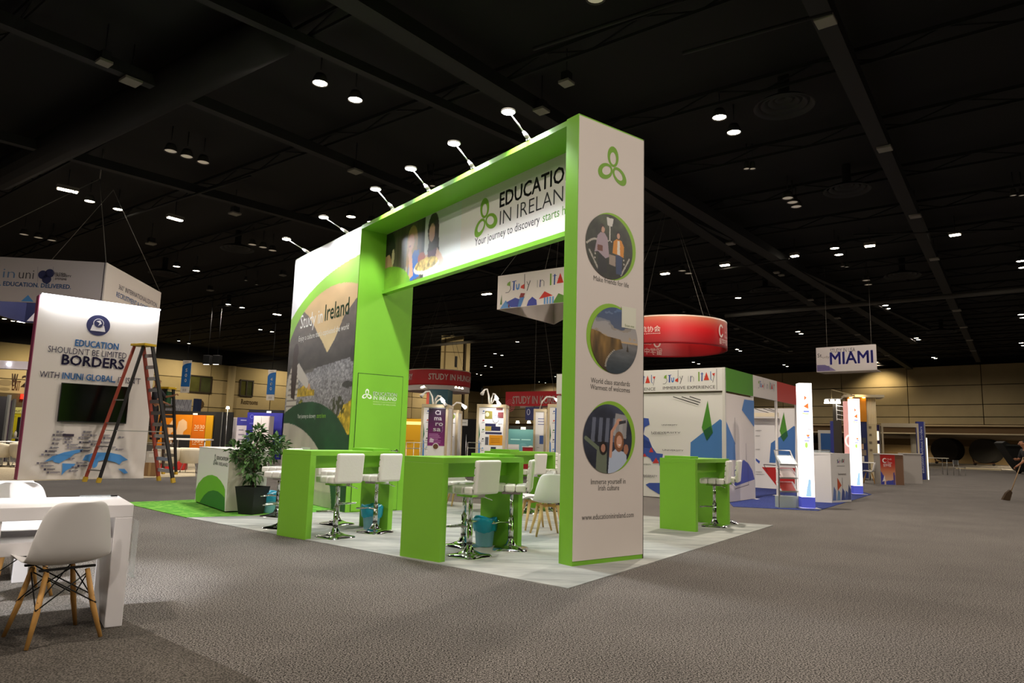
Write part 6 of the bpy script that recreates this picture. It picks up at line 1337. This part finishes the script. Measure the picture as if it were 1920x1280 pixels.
P.layer().text('exhibit', f.w*.3, f.h*.35, .2, '#b4b2b8', w=f.w*.5); P.build(t, 'printed_graphics'); bx('leg', .1, .2, 0, .05, -f.z0, 0, BLACK, t); bx('leg', f.w-.2, f.w-.1, 0, .05, -f.z0, 0, BLACK, t)
t, f = board('navy_box_panel', 'navy upright panel at the end of the grey truss backdrop', 'panel', 359, 367, 41.5, -8, 747, None, mat('#14203c', .6), th=.4)
t, f = board('white_cabinet', 'white double door cabinet left of the purple stand', 'cabinet', 423, 443, 38, -8, 782, 829, mat('#cbbfbb', .6), th=.5, part='body')
for k in (0, 1): bx('door', f.w*(.03+.49*k), f.w*(.48+.49*k), -.03, 0, .03, f.h-.03, mat('#d4c9c6', .5), t)
bx('plinth', 0, f.w, .05, .5, -f.z0, 0, BLACK, t)
t, f = board('roll_up_banner', 'white roll up banner with purple top beside the white cabinet', 'banner', 443, 465, 36, -5, 782, None, mat('#cdc3c4', .5), th=.03); bx('purple_top', 0, f.w, -.01, 0, f.h-.4, f.h, mat('#3a3a8c', .5), t); P = Print(base=.014)
for k in range(6): P.rect(f.w*.2, f.w*(.6+.1*(k % 3)), f.h-.65-.24*k, f.h-.6-.24*k, '#8a8090')
P.rect(f.w*.3, f.w*.8, f.h-.16, f.h-.12, '#b8b4d8').build(t, 'printed_lines')
t, f = board('purple_stand', 'dark purple stand with black drape behind the potted plant', 'booth', 462, 534, 35, -8, 767, None, mat('#0e0e10', .9), y0=.1); bx('purple_wall', 0, f.w*.92, -.0, .1, 0, f.h-.15, mat('#2b2a80', .5), t); bx('name_card', f.w*.5, f.w*.62, -.02, 0, f.h-.16, f.h-.06, WHITE, t)
P = Print(base=.01); P.ring(.25, f.h*.85, .1, .1, .02, '#6f70c0').text('study', .15, f.h*.7, .08, '#6f70c0').build(t, 'lettering')
t, f = board('white_cabinet', 'tall white double door cabinet against the purple stand', 'cabinet', 474, 504, 34, -8, 779, None, mat('#cdbfbb', .6), th=.45, part='body')
for k in (0, 1): bx('door', f.w*(.02+.49*k), f.w*(.49+.49*k), -.03, 0, .03, f.h-.03, mat('#d6cac6', .5), t)
# number banners and stage lamps under the ceiling
for num, xL, xR, yt, yb in (('500', 340.5, 357, 675, 736), ('400', 501, 516, 693, 750)):
    t, f = board('aisle_banner', 'blue and white aisle banner reading 500, nearer the fabric wall' if num == '500' else 'blue and white aisle banner reading 400, close to the storage tower', 'banner', xL, xR, 42, -5, yt, yb, mat('#c4bcb0', .6), th=.03, group='hanging aisle number banners'); bx('blue_field', 0, f.w, -.008, 0, f.h*.19, f.h*.8, mat('#1f5b98', .5), t)
    P = Print(base=.012); P.ell(f.w, f.h*.8, f.w*.95, f.h*.12, '#1f5b98', a0=90, a1=180) 
    P.poly([(0.02*f.w, f.h*.8), (f.w, f.h*.8), (f.w, f.h*.92), (f.w*.5, f.h*.89)], '#1f5b98').layer()
    for k, ch_ in enumerate(num): P.text(ch_, f.w/2, f.h*(.64-.155*k), f.h*.1, '#e6e2da', align='c', bold=.03)
    for k in range(3): P.rect(f.w*(.3+.15*k), f.w*(.36+.15*k), f.h*.05, f.h*.12, '#7a746a')
    P.rect(f.w*.2, f.w*.7, f.h*.94, f.h*.955, '#8a847a').build(t, 'lettering'); MB().tube([(f.w/2, 0, f.h), (f.w/2, 0, 9.2-f.z0)], .02, 4).build('wire', BLACK, t)
for px in (389, 407):
    p = at_depth(px, 40, 680); z = zat(px, 684, p); t = thing('stage_lamp', 'black stage lamp with lit underside, %s one between the aisle banners' % ('left' if px < 400 else 'right'), 'lamp', (*p, z), 0, 'pair of black stage lamps'); bx('housing', -.2, .2, -.2, .2, .02, .55, BLACK, t, .03); bx('lens', -.14, .14, -.2, -.08, .01, .02, mat('#fff2d8', .5, emit=8), t); MB().tube([(0, 0, .5), (0, 0, 9.2-z)], .02, 4).build('rod', BLACK, t)
p = at_depth(427, 37, 766); z = zat(427, 766, p); t = thing('clip_lamp', 'small bright clip lamp on top of the booth beside the round wall column', 'lamp', (*p, z), 0); MB().lathe([(0, -.0), (.09, 0), (.06, .12), (0, .12)], 12, mat('#ffe9b8', .5, emit=25)).build('lamp_head', None, t); MB().tube([(0, 0, 0), (0, .1, -z)], .02, 5).build('post', ALU, t)

# ---------------------------------------------------------------- kiosks seen through the arch
def kiosk(label, xL, xR, Y, yt, lamps, deg=-6, depth=.8):
    p, d, w = span(xL, xR, Y, deg, 800); f = Frame(p, deg); h = f.at(xL, yt)[1]; t = thing('poster_kiosk', label, 'kiosk', p, deg, 'wood framed poster kiosks behind the green booth')
    for x in (0, w-.07):
        for y in (0, depth): bx('post', x, x+.07, y, y+.07, 0, h-.09, BLONDE, t)
    bx('top_frame', 0, w, 0, depth+.07, h-.09, h, BLONDE, t); bx('front_panel', .07, w-.07, .02, .05, .02, h-.09, mat('#efedec', .5), t); bx('rear_panel', .07, w-.07, depth, depth+.03, .02, h-.09, WHITE, t); bx('side_panel', .02, .05, .07, depth, .02, h-.09, WHITE, t); bx('side_panel', w-.05, w-.02, .07, depth, .02, h-.09, WHITE, t)
    for (bxp, byp), (hxp, hyp), on in lamps:
        a = f.at(bxp, byp, .2); b = f.at(hxp, hyp, .2); H = max(b[1], a[1])+.14; x0, x1 = a[0], b[0]; dx = x1-x0
        pts = [(x0, .2, h), (x0+dx*.12, .2, h+(H-h)*.6), (x0+dx*.4, .15, H), (x0+dx*.75, .08, H-.02), (x1, .0, b[1]+.03)]
        lm = MB().tube(pts, .028, 8, mat('#e8e4de', .4)).build('lamp_arm', None, t)
        MB().tube([(x1-dx*.12, .02, b[1]+.06), (x1+dx*.12, -.05, b[1]-.03)], [.035, .06], 10, mat('#fffaf2', .5, emit=14) if on else mat('#dcd8d2', .4)).build('lamp_head', None, lm)
        if on: q = f.loc(x1, -.25, b[1]); spot('kiosk_lamp', q, f.loc(w*.5, -.02, .8), 22, (.97, .96, 1), 110, .8, .05)
    return t, f, w, h
bits = ['#2f4f9a', '#c33b2e', '#3f7f3a', '#39353a', '#6aa0d0']
def strip(P, f, x0, x1, h, seed):
    r = random.Random(seed); P.poly([(x0, .3), (x0+(x1-x0)*.4, .3), (x0+(x1-x0)*.25, h*.5), (x0, h*.55)], '#4f86c8').poly([(x0, h*.5), (x0+.04, h*.6), (x0, h*.75)], '#2f6f4a')
    for k in range(7): z = h*(.92-.12*k); x = x0+(x1-x0)*.55; c = bits[k % 5]; P.poly([(x, z-.06), (x+.07, z-.03), (x+.02, z)], c).line((x-.02, z-.1), (x+.07, z-.09), .012, '#55525a')
t, f, w, h = kiosk('poster kiosk with a dark purple Cimarosa poster under curved lamps', 789, 839, 21.5, 757, [((812, 757), (795, 742), False), ((814, 757), (832, 751), True), ((816, 757), (837, 759), False)])
P = Print(lambda x, y, z: (x, .02+y, z), step=.004, base=.004); strip(P, f, .08, .24, h, 1); a = f.at(804, 764.5); b = f.at(834, 836)
def paint_cima(p):
    p.grad(0, '#8a2a78', p.h*.5, '#5a1c50'); p.grad(p.h*.5, '#5a1c50', p.h, '#241a26', p.Z > p.h*.5); p.ell(p.w*.75, p.h*.45, .06, .12, '#8a5a88'); p.ell(p.w*.72, p.h*.44, .05, .1, '#4a1e46'); p.mottle(None, .1, 8, 8, 2)
picture(t, 'poster_print', paint_cima, b[0]-a[0], a[1]-b[1], .015, lambda x, y, z: (x, .02+y, z), a[0], b[1], y=-.006)
P.y = -.012; W_ = b[0]-a[0]; top = a[1]
for k, (s_, dx) in enumerate((('Ci', .38), ('ma', .34), ('ro', .42), ('sa', .3))): P.text(s_, a[0]+W_*dx, top-.2-.165*k, .13, '#f2ecec', w=W_*(.3 if k == 0 else .42), bold=.03)
for k in range(6): P.rect(a[0]+.04, a[0]+W_*(.6+.07*(k % 3)), top-.8-.05*k, top-.775-.05*k, '#b878ae')
P.poly([(a[0]+.06, b[1]+.12), (a[0]+.18, b[1]+.09), (a[0]+.2, b[1]+.2), (a[0]+.09, b[1]+.23)], '#f0e8ee').rect(a[0]+.25, a[0]+.42, b[1]+.14, b[1]+.16, '#b878ae'); P.ell(a[0]+W_*.48, b[1]-.02, .1, .1, '#efedec').layer().ell(a[0]+W_*.48, b[1]-.02, .08, .08, '#6a4a32'); P.build(t, 'lettering')
t, f, w, h = kiosk('narrow poster kiosk with a bright white side right of the Cimarosa poster', 841, 858, 23.5, 768, [((846, 768), (872, 763), True)]); P = Print(lambda x, y, z: (x, .02+y, z), step=.004, base=.004); P.ell(w*.4, h*.9, .08, .08, '#8a9a4a').poly([(.08, .3), (w*.8, .75), (w*.6, .3)], '#4f86c8').line((.1, h*.8), (w*.7, h*.8), .015, '#555').line((.1, h*.6), (w*.6, h*.6), .015, '#5a5a9a').build(t, 'printed_graphics')
t, f, w, h = kiosk('poster kiosk covered in photographs with an orange note, centre of the arch view', 893, 948, 21.5, 757, [((917, 757), (907, 738), False), ((920, 757), (932, 747), True), ((922, 757), (936, 757), True)])
P = Print(lambda x, y, z: (x, .02+y, z), step=.004, base=.004); strip(P, f, .08, .26, h, 2); q = lambda a, b: f.at(740+a/5.332, 620+b/5.332)
for (x0, y0, x1, y1, c) in ((905, 800, 975, 880, '#8a8038'), (1015, 758, 1080, 795, '#6a4038'), (1030, 812, 1085, 872, '#7a3a3a'), (905, 925, 1010, 955, '#2a2850'), (965, 955, 1055, 1000, '#23224a'), (905, 955, 965, 1000, '#b8a04a'), (905, 1010, 1070, 1035, '#2a2850'), (945, 1040, 1075, 1145, '#dc941a'), (960, 1160, 1010, 1185, '#2a2850'), (905, 1060, 935, 1140, '#5a5a66')):
    a = q(x0, y0); b = q(x1, y1); P.rect(a[0], b[0], b[1], a[1], c)
P.layer(); a = q(925, 835); P.ell(a[0], a[1], .06, .07, '#d8d0b0'); a = q(1010, 880); P.ring(a[0], a[1], .1, .12, .012, '#8a8a90').line(q(1035, 930), q(1075, 930), .015, '#a0a0a8')
for k in range(3): P.line(q(960, 1075+18*k), q(1050, 1075+18*k), .014, '#b8780f')
P.build(t, 'printed_graphics')
t, f, w, h = kiosk('narrow poster kiosk with small blue print below the Korea banner', 1000, 1024, 23.5, 766, [((1012, 766), (1046, 752), True)]); P = Print(lambda x, y, z: (x, .02+y, z), step=.004, base=.004)
for k in range(3): P.line((w*.35, h*(.86-.04*k)), (w*.85, h*(.86-.04*k)), .018, '#4a4a9a')
P.rect(w*.5, w*.8, h*.5, h*.62, '#4a6ab0').rect(w*.35, w*.55, h*.25, h*.3, '#3a3a6a').line((w*.3, h*.45), (w*.5, h*.45), .01, '#777').build(t, 'printed_graphics')
t, f, w, h = kiosk('poster kiosk with a blue poster partly behind the printed column', 1026, 1064, 21.5, 757, [((1054, 757), (1050, 730), False)]); P = Print(lambda x, y, z: (x, .02+y, z), step=.004, base=.004); strip(P, f, .08, .24, h, 4)
P.rect(w*.38, w-.08, .6, h-.12, '#1f4f9a').layer().poly([(w*.4, .7), (w*.75, 1.4), (w*.85, 1.2), (w*.6, .65)], '#b8502a').rect(w*.45, w*.6, h*.62, h*.7, '#9ab8dc').line((w*.45, h*.88), (w*.9, h*.88), .03, '#dfe6f0'); P.build(t, 'printed_graphics')
# stands behind the kiosks
t, f = board('yellow_wall_booth', 'bright yellow lit stand wall seen beside the storage tower', 'booth', 745, 790, 30, -5, 784, None, mat('#e0a818', .5)); bx('lit_band', 0, f.w, -.02, 0, f.h-.25, f.h-.12, mat('#ffe48a', .5, emit=.8), t); Print(base=.01).line((.3, f.h*.55), (f.w*.7, f.h*.55), .02, '#b8860f').line((.3, f.h*.48), (f.w*.6, f.h*.48), .02, '#b8860f').build(t, 'printed_lines')
t, f = board('black_drape_booth', 'black draped stand with a small white notice between the kiosks', 'booth', 857, 893, 28, -5, 784.5, None, mat('#0d0d0e', .9)); a = f.at(863, 786); b = f.at(877, 798); bx('notice', a[0], b[0], -.03, -.01, b[1], a[1], WHITE, t); Print(base=.035).line((a[0]+.05, (a[1]+b[1])/2), (b[0]-.05, (a[1]+b[1])/2), .02, '#888').build(t, 'notice_print'); MB().tube([(f.w*.5, -.05, 0), (f.w*.5, -.05, f.h*.7)], .02, 6).build('pole', ALU, t)
t, f = board('teal_booth', 'teal backed stand with two bright lamps under the Korea banner', 'booth', 946, 1004, 30, -5, 797, None, mat('#0d0d0e', .9), y0=.1); bx('teal_wall', 0, f.w, 0, .08, .8, f.h-.15, mat('#4c8286', .5), t); bx('lower_print', 0, f.w, 0, .08, 0, .8, mat('#33405a', .6, var=.4, vscale=3), t); bx('name_card', f.w*.52, f.w*.68, -.02, 0, f.h-.16, f.h-.05, WHITE, t)
for k, px in enumerate((971, 992)):
    a = f.at(px, 792); MB().lathe([(0, 0), (.08, 0), (.05, .1), (0, .1)], 12, mat('#ffe9b8', .5, emit=30), (a[0], -.15, a[1]-.03)).build('lamp', None, t)
P = Print(base=.01); P.rect(f.w*.2, f.w*.5, f.h*.68, f.h*.7, '#9fd0cc').rect(f.w*.55, f.w*.85, f.h*.68, f.h*.7, '#9fd0cc').ell(f.w*.6, .85, .25, .3, '#5a8f94').ell(f.w*.85, .85, .2, .2, '#d8d4c8').build(t, 'printed_graphics')
q_ = f.loc(f.w*.5, -1.2, f.h+.2); spot('booth_spot', q_, f.loc(f.w*.5, 0, 1.2), 60, (1, .92, .75), 120)
t, f = board('red_desk', 'low red desk in the teal backed stand', 'desk', 980, 1000, 27.5, -5, 838, None, mat('#a01c24', .5), th=.5); bx('worktop', -.03, f.w+.03, -.03, .53, f.h, f.h+.03, WHITE, t)
t, f = board('teal_tower', 'dark teal box tower under the Hungary sign with rows of small lamps', 'tower', 803, 838, 30, -5, 729, None, mat('#2c5360', .5), th=1.2)
for sx, xo in ((-1, 0), (1, f.w)):
    for k in range(3): 
        o = MB().tube([(xo, .2+.25*k, f.h-.02), (xo+sx*(.28+.1*k), .2+.25*k, f.h+.12)], .012, 5).build('lamp_arm', ALU, t); MB().lathe([(0, 0), (.05, 0), (.03, .07), (0, .07)], 10, mat('#ffe8c0', .5, emit=16), (xo+sx*(.3+.1*k), .2+.25*k, f.h+.08)).build('lamp_head', None, o)
bx('red_edge', -.12, 0, 0, .3, f.h*.3, f.h-.1, mat('#b83a2c', .5), t)
q_ = (t.location.x, t.location.y-1.5, 3.2); spot('booth_spot', (at_depth(768, 28.5)[0], 28.5, 3.3), (at_depth(768, 30)[0], 30, 1.5), 90, (1, .9, .6), 120)
frame_m = mat('#b9b5ae', .3, .8)
for px, Y, lab in ((768, 17, 'thin chrome frame stool in front of the yellow stand, left one'), (782, 17.5, 'thin chrome frame stool in front of the yellow stand, right one'), (885, 18, 'thin chrome frame stool between the black drape and the photo kiosk')):
    p = at_depth(px, Y, 840); zt_ = zat(px, 829.5, p); t = thing('frame_stool', lab, 'stool', (*p, 0), -6, 'chrome frame stools behind the green booth'); s = .17
    for x in (-s, s):
        for y in (0, .34): MB().tube([(x, y, 0), (x, y, zt_ if y > .1 else .76)], .009, 5, frame_m).build('leg', None, t)
    MB().tube([(-s, .34, zt_), (s, .34, zt_)], .009, 5, frame_m).tube([(-s, .34, zt_-.14), (s, .34, zt_-.14)], .009, 5, frame_m).build('back_rail', None, t); bx('seat', -s, s, 0, .34, .74, .77, mat('#c9c4bc', .5), t)
p = at_depth(962, 24, 840); t = thing('white_chair', 'small white bar chair in front of the teal backed stand', 'chair', (*p, 0), 0); bx('seat', -.2, .2, -.2, .2, .72, .75, WHITE, t); bx('backrest', -.2, .2, .17, .2, .95, 1.12, WHITE, t)
for x in (-.18, .18):
    for y in (-.18, .18): MB().tube([(x*1.15, y, 0), (x, y, .72 if y < 0 else 1.0)], .015, 6, WHITE).build('leg', None, t)
p = at_depth(962, 15.5, 848); zt_ = zat(962, 847, p); t = thing('round_table', 'white round high table behind the farthest green bar table', 'table', (*p, 0), 0); MB().lathe([(0, zt_-.03), (.33, zt_-.03), (.34, zt_-.015), (.33, zt_), (0, zt_)], 28, WHITE).build('tabletop', None, t); MB().tube([(0, 0, .02), (0, 0, zt_-.03)], .03, 8, CHROME).build('pedestal', None, t); MB().lathe([(0, .03), (.22, .02), (.24, 0)], 20, CHROME).build('base', None, t)

# lounge lamps, and unseen spots added to brighten the far stands
for (px, Y, ty, z, w, c) in ((335, 21, 22, 3.6, 420, (1, .93, .8)), (15, 22, 23, 3.4, 420, (1, .93, .8)), (345, 36, 38, 4, 520, (1, .85, .6)), (450, 33, 36, 4, 420, (1, .95, .9)), (500, 31, 34, 4, 300, (1, .95, .9)), (35, 31, 33, 4, 260, (1, .95, .8))):
    a = at_depth(px, Y, 800); b = at_depth(px, ty, 800); spot('stand_spot', (a[0], a[1], z), (b[0], b[1], .8), w, c, 130, .8, .15)
